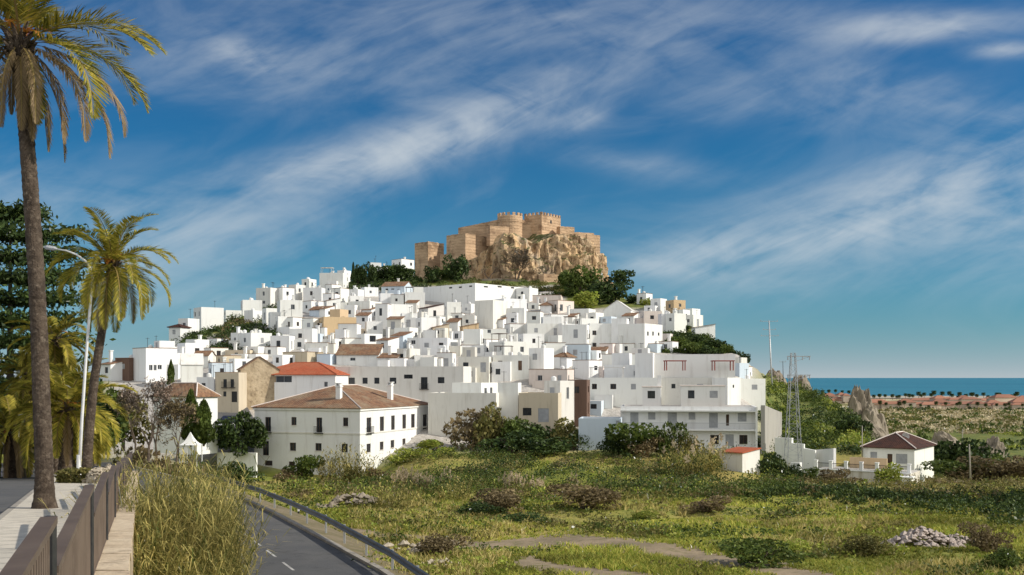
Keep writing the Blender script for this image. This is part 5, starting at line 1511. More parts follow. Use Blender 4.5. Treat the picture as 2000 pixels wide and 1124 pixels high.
def field_grass():
    x, y = scatter(30000, (380, 2080), (958, 1150)); k = keep_off(x, y); x, y = x[k], y[k]
    p = nz2(x, y, .10, 4); f = np.clip(.75 + p, .25, 1.5)
    blades('grass', LF['grass'], x, y, (.17 + .0022 * y) * f, .020 + .00085 * y, 5)
    x, y = scatter(10000, (380, 2080), (945, 1150)); k = keep_off(x, y, .8); x, y = x[k], y[k]; k = nz2(x, y, .08, 11) > .06; x, y = x[k], y[k]
    blades('dry_grass', LF['straw'], x, y, (.26 + .0028 * y) * rng.uniform(.6, 1.3, len(x)), .016 + .0007 * y, 6, .4)
    # leafy weeds: low mounds
    def weeds(nm, mat, n, pyr, thr, off, hs, pxr=(420, 2080)):
        x, y = scatter(n, pxr, pyr); k = keep_off(x, y, 1.2); x, y = x[k], y[k]; k = nz2(x, y, .13, off) > thr; x, y = x[k], y[k]
        m_ = 26; r = (.28 + .006 * y) * rng.uniform(.6, 1.3, len(x)) * hs; v = unit(len(x) * m_); v[:, 2] = np.abs(v[:, 2]) * .75
        C = np.repeat(np.stack([x, y, ground_np(x, y) - .05], 1), m_, 0) + v * np.repeat(r, m_)[:, None] * rng.uniform(.55, 1, (len(x) * m_, 1))
        s = np.repeat(.05 + .0013 * y, m_)
        tag(link(nm, quads(nm, leaf_quads(C, s), mat)), kind='stuff')
    weeds('weeds', LF['lime'], 2000, (935, 1150), .12, 21, 1.0)
    weeds('undergrowth', LF['green'], 2600, (925, 1140), .10, 33, 1.15)
    weeds('dry_weeds', LF['olive'], 2400, (925, 1140), .08, 47, 1.2)
    weeds('verge_weeds', LF['lime'], 500, (990, 1124), -.2, 57, .55, (480, 850))
field_grass()

# -- reeds
def reed_clump(name, label, x0, x1, y0, y1, n, h, lw=.05, kind='reed', plume=0, lean=.28, group=None, z=None, cat='reeds', droop=.35, leaves=9):
    cx, cyy = (x0 + x1) / 2, (y0 + y1) / 2; zb = ground(cx, cyy) - .1 if z is None else z; e = empty(name, (cx, cyy, zb)); tag(e, label, cat, group)
    r = np.random.default_rng(int(abs(cx) * 10)); Q = []; S = MB(); PQ = []
    for i in range(n):
        a = r.uniform(0, 6.283); q = math.sqrt(r.random()); bx = math.cos(a) * q * (x1 - x0) / 2; by = math.sin(a) * q * (y1 - y0) / 2
        H = h * r.uniform(.6, 1.08) * (1 - .42 * q * q); ln = np.array((math.cos(a) * q * lean + r.normal() * .12, math.sin(a) * q * lean + r.normal() * .12)) * H
        f = lambda t: np.array((bx + ln[0] * t ** 1.8, by + ln[1] * t ** 1.8, H * (t - .06 * t * t)))
        pts = [f(t) for t in (0, .35, .7, 1)]
        for p0, p1, w in zip(pts, pts[1:], (.016, .013, .009)):
            t_ = np.array((w, 0, 0)) if r.random() < .5 else np.array((0, w, 0)); Q += [p0 - t_, p0 + t_, p1 + t_ * .7, p1 - t_ * .7]
        for k in range(leaves):
            t = .12 + .88 * (k + r.random()) / leaves; c = f(t); b = r.uniform(0, 6.283); L_ = h * .13 * r.uniform(.7, 1.3); d = np.array((math.cos(b), math.sin(b), r.uniform(.5, 1.4))); d /= np.linalg.norm(d)
            mid = c + d * L_ * .55; tip = mid + (d - np.array((0, 0, droop * 2))) * L_ * .5; w = np.array((-math.sin(b), math.cos(b), 0)) * lw * .5
            Q += [c - w * .5, c + w * .5, mid + w, mid - w, mid - w, mid + w, tip + w * .1, tip - w * .1]
        if r.random() < plume:
            t0 = f(1.0)
            for k in range(14):
                c = t0 + np.array((r.normal() * .05, r.normal() * .05, k * .035)) * h / 2.5; d = r.normal(size=3) * .09 * h / 2.5; w = np.array((.03, 0, .05)) * h / 2.5
                PQ.append([]) if k == 0 else None; PQ[-1] += [c - w, c + d, c + w + np.array((0, 0, .08)), c - d * .3]
    link('stalks', quads('stalks', np.array(Q), LF[kind]), e)
    for q in PQ: link('plume', quads('plume', np.array(q), LF['plume']), e)
    return e
reed_clump('giant_reed_clump', 'huge clump of giant reeds between the stone wall and the lower road', -11.4, -8.0, 24.5, 33, 1500, 5.6, .028, leaves=15, lean=.15, z=22.3)
reed_clump('giant_reed_clump', 'second giant reed clump further down the stone wall behind the huge one', -14.1, -11.7, 36, 45, 420, 5.2, .05, leaves=13, lean=.2, z=22.2)
reed_clump('reed_clump', 'yellow green reed clump in front of the mansion corner', -26.0, -18.6, 136, 141, 170, 5.6, .14, leaves=8, lean=.18)
reed_clump('reed_clump', 'straw coloured reeds with drooping tips in front of the apartment block', 19.5, 27.5, 128, 134, 170, 5.0, .14, leaves=8, lean=.25, plume=.06)
reed_clump('reed_clump', 'green sedge clump in the field beside the pale rocks', -11.2, -7.6, 80, 84, 110, 2.8, .09, leaves=6, lean=.3)
reed_clump('reed_clump', 'small tuft of bright sedge just right of the stone heap in the field', -6.0, -3.2, 84, 88, 80, 2.4, .09, leaves=6, lean=.3)
def pampas(px, pyb, D, h, w, label, pl=.5, n=60):
    x = (px - 1000) / F * D; reed_clump('pampas_grass', label, x - w / 2, x + w / 2, D - w / 2, D + w / 2, n, h, .07, 'dry', pl, .35, 'pampas grass in the field', cat='pampas grass')
pampas(790, 960, 108, 2.6, 1.8, 'pampas grass with tall cream plumes nearest the mansion')
pampas(828, 962, 110, 2.0, 1.2, 'small pampas tuft beside the tallest cream plumes')
pampas(996, 962, 108, 2.2, 1.8, 'pampas grass with fanned plumes in the middle of the field')
pampas(1040, 970, 104, 1.9, 2.0, 'low wide pampas tuft next to the fanned plumes')
pampas(876, 945, 120, 2.2, 1.5, 'olive pampas tuft with few plumes up the slope', .25)
pampas(1120, 948, 118, 1.8, 1.4, 'thin pampas tuft on the scrub bank', .3, 40)

# -- stones
def heap(name, label, px, py, w, d, n, smin, smax, mat, seed, kind=None, cat=None, pile=.25):
    D = seen_D(px, py); cx = (px - 1000) / F * D; r = random.Random(seed); mb = MB()
    for i in range(n):
        a = r.uniform(0, 6.28); q = math.sqrt(r.random()); x = cx + math.cos(a) * q * w / 2; y = D + math.sin(a) * q * d / 2; s = r.uniform(smin, smax); z = ground(x, y) + s * .2 + max(0, 1 - q) * pile
        base = [Vector(v).normalized() for v in ((1, 0, .1), (.5, .8, -.1), (-.5, .85, .1), (-1, 0, -.1), (-.5, -.8, .1), (.5, -.85, 0))]; b2 = [mb.vert((x + v.x * s * r.uniform(.7, 1.2), y + v.y * s * r.uniform(.7, 1.2), z + v.z * s + r.uniform(-.2, .2) * s)) for v in base]
        t_ = mb.vert((x + r.uniform(-.3, .3) * s, y, z + s * r.uniform(.5, .9))); l_ = mb.vert((x, y, z - s * .7))
        for k in range(6): mb.f += [(b2[k], b2[(k + 1) % 6], t_), (b2[(k + 1) % 6], b2[k], l_)]; mb.m += [0, 0]
    return tag(mb.build(name, mat), label, cat, kind=kind)
M['rubble'] = mk('rubble_stone', (.55, .46, .40), (.36, .30, .26), 1.4, rand=.2)
M['lightrock'] = mk('light_rock', (.46, .40, .31), (.34, .29, .22), 1.2)
heap('rubble', None, 1800, 1072, 4.2, 2.6, 230, .09, .24, M['rubble'], 3, 'stuff', pile=1.05)
heap('rubble', None, 1868, 1066, 2.6, 1.8, 70, .08, .2, M['rubble'], 13, 'stuff', pile=.5)
heap('stones', None, 790, 1084, 3.4, 2.4, 40, .12, .40, M['lightrock'], 5, 'stuff', pile=.6)
heap('stones', None, 690, 988, 6.5, 3.5, 60, .18, .5, M['greyrock'], 6, 'stuff', pile=.8)
heap('stones', None, 860, 1106, 2.0, 1.0, 22, .08, .22, M['lightrock'], 8, 'stuff')
# ---------------------------------------------------------------- the villa and terraces at the right
def villa():
    D = 146; th = R(36)
    h = house(1686, 1786, 1824, 878, 952, 'n', D=D, th=th, roof='hd', rise=2.0, near=True, below=2, winf=[(1700, 883, 1713, 903, 's'), (1733, 887, 1743, 915, 'd'), (1750, 887, 1772, 906, 's')], nr=0,
              label='small white villa with a dark maroon hip roof above a walled terrace', cat='villa', name='white_villa')
    e = h['o']; L, W, H = h['L'], h['W'], h['H']
    mb = MB(); c = Vector((-L * .32, W * .4, H + 1.6)); n = 12
    mb.tube([(c.x, c.y, H + .9), (c.x, c.y, c.z)], .05, 6)
    ring = [(c.x + .55 * math.cos(k * 6.283 / n), c.y - .25 - .1 * math.sin(k * 6.283 / n), c.z + .55 * math.sin(k * 6.283 / n)) for k in range(n)]
    for k in range(n): mb.face([ring[k], ring[(k + 1) % n], (c.x, c.y, c.z)])
    mb.build('satellite_dish', M['white'], e)
villa()
def terrace():
    D = 139; a = P(1590, 945, 143); b = P(1778, 955, 136)
    e = empty('terrace', a); tag(e, 'walled white terrace with stubby pillars and dark railings below the villa', 'terrace')
    d = Vector((b.x - a.x, b.y - a.y, 0)); ln = d.length; d.normalize(); nn = Vector((-d.y, d.x, 0))
    e.rotation_euler = (0, 0, math.atan2(d.y, d.x)); zt = CZ + (HY - 922) / F * 139 - a.z
    mb = MB(); mb.box((0, 0, -3), (ln, 6, zt)); mb.build('retaining_wall', wallmat('stained_limewash', (.70, .66, .58), (.42, .36, .26), 1.0), e)
    mb = MB(); mb.box((-.1, -.12, zt + .003), (ln + .1, .4, zt + .14)); mb.build('coping', M['white'], e)
    n = 6; zc = zt + .14
    for k in range(n + 1):
        x = (ln - .4) * k / n; mb = MB(); mb.box((x, -.05, zc), (x + .42, .36, zc + 1.05)); mb.box((x - .05, -.1, zc + 1.05), (x + .47, .41, zc + 1.17)); mb.build('pillar', M['white'], e)
        if k < n:
            mb = MB(); x0, x1 = x + .42, (ln - .4) * (k + 1) / n
            mb.box((x0, .1, zc + .75), (x1, .16, zc + .82)); mb.box((x0, .1, zc + .05), (x1, .16, zc + .1)); m_ = int((x1 - x0) / .16)
            for i in range(m_): q = x0 + (x1 - x0) * (i + .5) / m_; mb.box((q - .015, .11, zc + .1), (q + .015, .14, zc + .75), sides='xXyY')
            mb.build('railing', M['iron'], e)
    mb = MB(); mb.box((ln - 3.4, -2.2, -3), (ln + .6, -.13, zt - .4)); mb.box((ln - 3.5, -2.3, zt - .4), (ln + .7, -.13, zt - .26)); mb.build('lower_porch', M['white'], e)
    mb = MB(); mb.box((3.5, 5.2, zt), (8.6, 5.5, zt + 1.5)); mb.build('ochre_wall', M['beige'], e)
terrace()
H_(1415, 1450, 1484, 886, 946, 'n', D=133, th=R(44), roof='sr', rise=.35, nf=0, winr=[(1466, 915, 1471, 938, 'd')], colr='offwhite', below=1.5, label='weathered white utility shed with a flat red tiled top standing in the scrub', cat='shed', name='shed')
wl('stepped_wall', 'tall white wall stepping down from the stair towards the terrace', [(1513, 855, 153), (1546, 856, 151), (1546, 866, 151), (1570, 868, 150), (1570, 876, 150), (1592, 880, 149)], 9, 'white', .5)
wl('garden_wall', 'bright white wall panel behind the terrace pillars', [(1591, 879, 151), (1628, 876, 146)], 6, 'white', .4)
wl('garden_wall', 'short white wall stub at the foot of the pylon', [(1543, 904, 140), (1562, 904, 139)], 5, 'white', .6)
wl('brick_wall', 'low reddish brick wall in the scrub beside the shed', [(1488, 948, 131), (1540, 950, 129), (1586, 953, 127)], 1.6, 'redtile', .5)
wl('rubble_wall', 'brown rubble wall on the seaward side of the villa', [(1806, 934, 143), (1850, 936, 142), (1890, 940, 141)], 3, 'stone', .6)
wl('stair_wall', 'grey stained retaining wall beside the apartment block end', [(1494, 792, 153), (1512, 800, 160), (1527, 806, 170)], 14, 'grey', .6)
wl('garden_wall', 'white garden wall joining the mansion to the street end', [(424, 884, 150), (500, 885, 148)], 6, 'white', .4)
wl('low_wall', 'stained concrete wall below the apartment block', [(1330, 876, 151), (1480, 882, 150)], 4, 'grey', .4)
def gazebo():
    D = 122; b = P(372, 905, D); e = empty('canopy_tent', b); tag(e, 'white peaked canopy tent behind the giant reeds', 'tent'); w = 1.05; h = 2.2
    for x in (-w, w):
        for y in (-w, w): mb = MB(); mb.box((x - .05, y - .05, -1.5), (x + .05, y + .05, h)); mb.build('post', M['white'], e)
    mb = MB(); n = 10; rows = []
    for i in range(n + 1):
        f = i / n; s = w * 1.06 * (1 - f) ** 1.0 + .03; z = h + 1.5 * f ** 1.9 ; rows.append([mb.vert((x * s, y * s, z)) for x, y in ((-1, -1), (1, -1), (1, 1), (-1, 1))])
    for a, c in zip(rows, rows[1:]):
        for k in range(4): mb.f.append((a[k], a[(k + 1) % 4], c[(k + 1) % 4], c[k])); mb.m.append(0)
    mb.build('canopy', M['white'], e); mb = MB(); mb.box((-w - .05, -w - .05, -1.5), (-w + 1.0, -w + .03, h)); mb.box((-w - .05, -w - .02, -1.5), (-w + .03, w, h)); mb.build('side_panel', M['white'], e)
gazebo()
def car(px, pyb, D, rz, paint, label):
    x = (px - 1000) / F * D; e = empty('parked_car', (x, D, CZ + (HY - pyb) / F * D), rz); tag(e, label, 'car')
    prof = [(-2.1, .35), (-2.15, .75), (-1.95, .95), (-1.35, 1.0), (-.75, 1.42), (.65, 1.45), (1.25, 1.0), (1.95, .88), (2.12, .65), (2.1, .35)]
    mb = MB(); w = .84
    for y, s in ((-w, 1), (w, -1)): mb.face([(a, y, z) for a, z in prof][::s])
    for (a, z), (a2, z2) in zip(prof, prof[1:] + prof[:1]): mb.face([(a, -w, z), (a, w, z), (a2, w, z2), (a2, -w, z2)])
    mb.build('body', paint, e)
    mb = MB(); 
    for y in (-w - .004, w + .004): mb.face([(-1.2, y, 1.02), (1.1, y, 1.02), (.6, y, 1.36), (-.7, y, 1.34)][::(1 if y < 0 else -1)])
    mb.face([(1.2, -.7, 1.045), (1.2, .7, 1.045), (.7, .65, 1.425), (.7, -.65, 1.425)]); mb.build('windows', M['glass'], e)
    for a in (-1.3, 1.3):
        for y in (-.8, .8): mb = MB(); mb.tube([(a, y - .1, .32), (a, y + .1, .32)], .32, 14); mb.build('wheel', M['iron'], e)
car(432, 846, 158, R(100), mk('silver_paint', (.55, .56, .58), (.60, .61, .63), 1, rough=.3), 'silver car parked at the street end above the dark garden tree')
car(450, 829, 168, R(60), mk('dark_blue_paint', (.03, .035, .06), (.04, .045, .07), 1, rough=.3), 'dark car parked further up the street behind the silver car')
def street_patch():
    mb = MB(); rows = []
    for px0, px1, py, D in ((408, 500, 868, 150), (412, 500, 840, 162), (416, 496, 818, 172), (420, 480, 790, 182)):
        rows.append((P(px0, py, D), P(px1, py, D)))
    for a, b in zip(rows, rows[1:]): mb.face([a[0], a[1], b[1], b[0]])
    tag(mb.build('street', M['asphalt']), kind='structure')
    mb = MB()
    for i in range(7):
        D = 170.5; x0 = 434 + i * 6.6; a = P(x0, 823.5, D); mb.face([(a.x, D - .9, a.z - .02), (a.x + .32, D - .9, a.z - .02), (a.x + .32, D + .9, a.z + .34), (a.x, D + .9, a.z + .34)])
    tag(mb.build('crossing', M['white']), kind='structure')
street_patch()

# ---------------------------------------------------------------- pylons, poles
def pylon(px, pyb, pyt, D, label, w0=2.1, w1=.55, arms=(.97, .80), armw=2.4, offs=1.0):
    b = P(px, pyb, D); H = (pyb - pyt) / F * D; e = empty('lattice_pylon', b); tag(e, label, 'pylon'); mb = MB()
    f = lambda z: (w0 + (w1 - w0) * z / H) / 2
    cs = [(-1, -1), (1, -1), (1, 1), (-1, 1)]
    for x, y in cs: mb.bar((x * f(0), y * f(0), -1), (x * f(H), y * f(H), H), .085)
    n = 14; z = 0
    for i in range(n):
        z0 = H * (i / n); z1 = H * ((i + 1) / n)
        for k in range(4):
            (xa, ya), (xb, yb) = cs[k], cs[(k + 1) % 4]
            if i % 2: xa, ya, xb, yb = xb, yb, xa, ya
            mb.bar((xa * f(z0), ya * f(z0), z0), (xb * f(z1), yb * f(z1), z1), .032); mb.bar((cs[k][0] * f(z1), cs[k][1] * f(z1), z1), (cs[(k + 1) % 4][0] * f(z1), cs[(k + 1) % 4][1] * f(z1), z1), .03)
    mb.build('tower', M['steel'], e)
    for a in arms:
        ab = MB(); z = H * a; ab.bar((-armw * .35, 0, z), (armw, 0, z), .11); ab.bar((armw, 0, z), (f(z), 0, z - .7), .05)
        for q in (-.3, .55, .95): ab.tube([(armw * q, 0, z - .05), (armw * q, 0, z - .5)], [.06, .09], 6)
        ab.build('crossarm', M['steel'], e)
    return e
pylon(1549, 905, 690, 141, 'steel lattice pylon rising from the terrace walls')
def pole(px0, pyb, px1, pyt, D, label, r=.13, arms=(), name='utility_pole', mat='kerb'):
    b = P(px0, pyb, D); t = P(px1, pyt, D) - b; e = empty(name, b); tag(e, label, 'pole'); mb = MB(); mb.tube([(0, 0, -.6), t], [r, r * .6], 8); mb.build('shaft', M[mat], e, smooth=True)
    for f, w in arms:
        c = t * f; ab = MB(); ab.bar(c + Vector((-w, 0, 0)), c + Vector((w, 0, 0)), .1)
        for q in (-.9, 0, .9): ab.tube([c + Vector((w * q, 0, .05)), c + Vector((w * q, 0, .35))], [.07, .05], 6)
        ab.build('crossarm', M['steel'], e)
pole(1510, 800, 1502, 627, 245, 'tall thin power pole with three crossarms on the slope behind the pylon', .24, ((.995, 2.2), (.90, 1.6), (.83, 2.2)), mat='steel')
pole(1896, 942, 1893, 868, 138, 'concrete pole in the bushes on the seaward side of the villa', .14)
pole(1838, 900, 1838, 848, 200, 'thin pole among the bushes behind the villa', .14)
pole(1879, 880, 1880, 838, 230, 'thin pole standing in front of the dry meadow', .14)
pole(1530, 752, 1529, 706, 290, 'short antenna mast on the hill skyline beside the pylon', .12, ((.97, .9),), mat='iron')
pole(1684, 905, 1684, 832, 150, 'thin wooden post at the landward corner of the villa', .1)
# ---------------------------------------------------------------- trees and shrubs that stand out
g1 = 'dark trees under the castle'
for i, (px, py, w, h, k, l) in enumerate([
    (893, 556, 46, 54, 'dark', 'big dark rounded tree at the foot of the castle bastion'),
    (846, 556, 34, 34, 'dark', 'dark tree in front of the lowest castle tower'),
    (866, 552, 26, 28, 'green', 'small green tree between the two dark trees by the castle tower'),
    (1135, 584, 62, 58, 'green', 'broad green tree below the castle cliff'),
    (1168, 594, 62, 44, 'dark', 'dark spreading tree below the sheer end of the castle cliff'),
    (1110, 572, 40, 40, 'green', 'smaller green tree on the landward side of the broad green tree'),
    (1193, 598, 56, 46, 'dark', 'dark domed tree above the plain gabled building'),
    (1212, 572, 44, 42, 'dark', 'dark tree on the skyline just past the castle cliff'),
    (1142, 606, 54, 34, 'lime', 'low bright green tree directly above the rooftops under the cliff'),
    (700, 560, 30, 40, 'dark', 'dark tree at the far end of the grove beside the castle'),
    (716, 562, 30, 46, 'dark', 'tall dark tree in the grove beside the castle'),
    (738, 556, 36, 34, 'dark', 'dark tree below the white skyline villa'),
    (768, 556, 48, 36, 'dark', 'wide dark tree between the white skyline villas and the tile roof'),
    (796, 556, 30, 30, 'dark', 'dark tree touching the lowest castle tower'),
    (775, 545, 30, 22, 'dark', 'dark tree high on the slope beside the lowest castle tower')]):
    D = dist_of(py, px) + (2 if py > 556 else 6); tree(px, py, D, w / F * D, h / F * D, k, l, name='tree', n=1300, size=.075, z=P(px, py, D).z)
for px, py, w, h, l in [(690, 562, 12, 46, 'slim dark cypress at the end of the grove beside the castle'), (728, 560, 12, 40, 'dark cypress between trees of the castle grove')]:
    D = dist_of(py, px) + 2; cypress(px, py, D, w / F * D, h / F * D, l)
cypress(334, 757, 172, 1.5, 4.6, 'pointed green cypress in front of the plain gabled house', 'green', z=P(334, 757, 172).z)
cypress(373, 862, 128, 3.0, 6.6, 'dense dark conifer behind the white canopy tent', 'green', z=P(373, 868, 128).z, n=2600, name='conifer')
cypress(398, 866, 127, 2.9, 5.4, 'second rounder conifer near the street end', 'green', z=P(398, 868, 127).z, n=2600, name='conifer')
tree(466, 890, 149.5, 6.2, 6.4, 'dark', 'dense dark garden tree beside the mansion', n=2600, size=.06, z=P(466, 896, 149.5).z)
# bare and twiggy trees
bare_tree(1010, 556, 391, 25, 17, 'wide bare brown tree in front of the castle crag', z=P(1010, 570, 391).z, seed=3, depth=8, nl=1200, leafy='dry', rad=.02)
bare_tree(1062, 560, 390, 11, 9, 'smaller bare tree next to the wide one under the keep', z=P(1062, 562, 390).z, seed=8)
bare_tree(955, 552, 394, 9, 7, 'low twiggy tree on the castle slope near the terrace wall', z=P(955, 554, 394).z, seed=12)
bare_tree(306, 905, 106, 7.2, 9.0, 'large bare tree with pale blossom behind the giant reeds', z=P(306, 905, 106).z, seed=21, depth=8, leafy='blossom', nl=900, rad=.022)
bare_tree(345, 905, 100, 5.2, 6.6, 'brown twiggy tree in front of the orange tiled house', z=P(345, 905, 100).z, seed=22, depth=8, leafy='dry', nl=1500, rad=.022)
bare_tree(262, 900, 112, 5.6, 8.5, 'bare grey tree beside the low bushy palm', z=P(262, 900, 112).z, seed=23, depth=8, leafy='dry', nl=600, rad=.022)
bare_tree(290, 895, 90, 3.6, 4.6, 'low bare tree at the end of the railing fence', z=P(290, 895, 90).z, seed=24, depth=6)
# shrubs along the foot of town
S = [(925, 886, 157, 8.5, 5.8, 'dry', 'big brown leafless looking shrub below the windowless grey building'), (965, 884, 156, 6.5, 6.6, 'olive', 'tall olive green shrub between the brown shrub and the cream townhouse'),
     (1003, 886, 156, 6.5, 4.6, 'green', 'green shrub in front of the cream townhouse base'), (1045, 886, 156, 6.5, 3.8, 'dark', 'dark low shrub under the cream townhouse'), (1088, 886, 155, 6.2, 4.6, 'olive', 'yellowish green shrub at the mouth of the dark alley'),
     (1120, 886, 154, 5.0, 2.8, 'dark', 'low dark shrub before the pale blue annex'), (1232, 886, 147, 7.4, 4.8, 'green', 'round green shrub in front of the apartment block balcony'), (1200, 890, 148, 4.4, 2.6, 'dark', 'dark shrub at the foot of the pale blue annex window'),
     (1308, 884, 147, 4.2, 4.9, 'green', 'upright bushy shrub in front of the apartment block middle'), (1345, 882, 147, 3.4, 3.2, 'olive', 'narrow shrub before the ground floor of the apartment block'), (1262, 890, 146, 4.2, 2.8, 'dry', 'reddish brown shrub beside the round green one at the apartment block'),
     (1000, 895, 150, 8.0, 3.2, 'dark', 'dark thicket below the green townhouse shrub'), (1060, 900, 147, 8.0, 2.6, 'dark', 'dark flat thicket at the top of the field'),
     (595, 930, 139, 5.0, 3.4, 'green', 'dark green shrub against the shaded wall of the mansion'), (560, 938, 137, 3.6, 1.8, 'dry', 'low brown shrub at the foot of the mansion'), (468, 930, 128, 4.8, 3.0, 'dark', 'round spiky green shrub before the garden wall'),
     (690, 935, 136, 3.4, 2.2, 'olive', 'olive shrub at the mansion corner'), (735, 925, 139, 3.6, 1.9, 'dry', 'dry shrub under the sunny mansion wall'), (800, 905, 148, 5, 1.8, 'lime', 'bright low shrub on the bank beside the mansion'), (848, 893, 152, 5.5, 2.1, 'lime', 'bright green shrub near the mansion rear corner'),
     (1640, 954, 133, 5.6, 1.9, 'dry', 'reddish dry shrub in front of the terrace wall'), (1735, 958, 131, 3.6, 2.9, 'lime', 'bright green shrub in front of the lower porch'), (1600, 957, 132, 3.4, 1.1, 'olive', 'olive shrub at the landward end of the terrace wall'),
     (1500, 930, 137, 3.8, 3.4, 'dark', 'dark ivy like shrub beside the weathered shed'), (1540, 940, 136, 3.6, 2.6, 'dark', 'dark low shrub under the stepped white wall'), (1575, 935, 137, 3, 2.2, 'green', 'green shrub by the white wall stub'),
     (1805, 880, 200, 6.6, 6.0, 'green', 'rounded green tree like shrub behind the villa roof'), (1850, 905, 170, 9, 5.2, 'dark', 'wide dark bush on the seaward side of the villa'), (1905, 905, 165, 9, 5.6, 'dark', 'dark domed bush before the dry meadow'), (1958, 912, 160, 7, 3.4, 'green', 'green bush beside the ochre rock'),
     (1870, 930, 146, 8, 3.2, 'green', 'green shrub behind the brown rubble wall'), (1930, 936, 144, 9, 3.4, 'dry', 'dry brown bush at the frame edge above the dark hedge'), (1990, 935, 142, 7, 3.6, 'dry', 'grey brown twiggy bush at the frame edge'),
     (1760, 880, 210, 5, 3.6, 'green', 'green bush behind the villa chimney side'), (1668, 885, 190, 6, 3.6, 'dark', 'dark bush on the slope behind the villa'),
     (865, 1090, 46.5, 2.2, 1.1, 'dry', 'brown twiggy shrub near the light stones by the track'), (980, 1000, 77, 4.6, 1.7, 'dry', 'grey brown dead shrub in mid field'), (1140, 996, 79, 5.4, 1.9, 'dry', 'wide dead shrub on the near edge of the scrub'), (1030, 1030, 64, 2.8, .7, 'dark', 'flat dark green weed patch in the field'),
     (940, 1005, 74, 3.4, 1.1, 'dark', 'low dark weed patch beside the dead mid field shrub'), (1480, 1115, 42.5, 3.2, 1.1, 'green', 'green shrub at the bottom of the field'), (1925, 1085, 48, 1.9, 1.4, 'dry', 'feathery brown shrub beside the pinkish rubble'), (1700, 1085, 48.5, 2.2, 1.0, 'olive', 'olive shrub on the landward side of the pinkish rubble'),
     (1545, 1085, 49, 1.6, .7, 'lime', 'small bright weed tuft in the field'), (1260, 1010, 73, 1.8, .8, 'lime', 'small round bright tuft above the track'), (1970, 1120, 42, 1.7, .9, 'green', 'green weed clump in the bottom corner'), (1380, 1000, 77, 3.6, 1.2, 'dry', 'low dead shrub below the dark hedge')]
S += [(292, 905, 103, 5.0, 4.6, 'dry', 'dense brown bush at the foot of the blossoming bare tree'), (340, 906, 98, 4.4, 3.4, 'dry', 'lower brown bush before the orange tiled house'), (255, 900, 106, 4.2, 4.0, 'olive', 'olive brown bush where the street railing ends'), (395, 895, 118, 4, 2.2, 'olive', 'olive bush beside the canopy tent')]
for s in S:
    nm = 'weed_patch' if s[4] < .9 else 'shrub'; shrub(*s[:6], s[6], name=nm, n=2200 if s[2] < 90 else 1300, size=.085 if s[2] < 90 else .11)
# the scrub bank at the back of the field: many small bushes that run together
def bush_mass(name, mat, cx, cyy, rw, rh, per, size, flat=.8):
    n = len(cx); v = unit(n * per); v[:, 2] = np.abs(v[:, 2])
    lump = 1 + .25 * np.sin(v[:, 0] * 5 + np.repeat(cx, per)) * np.cos(v[:, 1] * 4 + np.repeat(cyy, per))
    q = rng.uniform(.6, 1, n * per) * lump
    C = np.stack([np.repeat(cx, per) + v[:, 0] * np.repeat(rw, per) * q, np.repeat(cyy, per) + v[:, 1] * np.repeat(rw, per) * q, np.repeat(ground_np(cx, cyy), per) - .1 + v[:, 2] * np.repeat(rh, per) * q], 1)
    return tag(link(name, quads(name, leaf_quads(C, np.repeat(size, per)), mat)), kind='stuff')
def bank(mat, name, n, y0, y1, pxr, hs, thr, off, per=70):
    y = rng.uniform(y0, y1, n); px = rng.uniform(*pxr, n); x = (px - 1000) / F * y; k = keep_off(x, y, 1.3) & (nz2(x, y, .09, off) > thr)
    pyy = HY + (CZ - ground_np(x, y)) / y * F
    k &= ~((px < 700) & (y > 128)) & ~((px > 1405) & (px < 1490) & (y < 140) & (y > 126)) & ~((px > 1590) & (px < 1800) & (y > 128))
    x, y = x[k], y[k]; r = rng.uniform(.5, 1.5, len(x)) * hs
    bush_mass(name, mat, x, y, r * 1.15, r * 1.0, per, .16 * np.ones(len(x)))
bank(LF['green'], 'scrub', 700, 92, 148, (560, 1560), 1.45, -.05, 61)
bank(LF['olive'], 'dry_scrub', 700, 92, 148, (560, 2060), 1.15, -.05, 71)
bank(LF['lime'], 'bright_scrub', 330, 95, 150, (560, 1560), 1.0, -.02, 81)
bank(LF['dry'], 'dead_scrub', 520, 92, 146, (560, 2060), .95, .05, 91)
bank(LF['dark'], 'dark_scrub', 420, 108, 152, (700, 1560), 1.7, .0, 95)
# the long dark hedge of brambles across the right
def hedge_row():
    n = 420; px = rng.uniform(1180, 2080, n); f = (px - 1180) / 900; y = 112 - f * 34 + rng.normal(size=n) * (3 + 4 * f); x = (px - 1000) / F * y
    k = keep_off(x, y, 1.2); x, y = x[k], y[k]; r = rng.uniform(.8, 1.7, len(x)) * (.42 + .34 * ((x / y * F + 1000 - 1180) / 900))
    bush_mass('bramble_thicket', LF['dark'], x, y, r * 1.2, r * 1.25, 110, .15 * np.ones(len(x)))
    k = rng.random(len(x)) < .35; bush_mass('bramble_tops', LF['green'], x[k], y[k] - .2, r[k] * .9, r[k] * 1.35, 60, .13 * np.ones(k.sum()))
hedge_row()
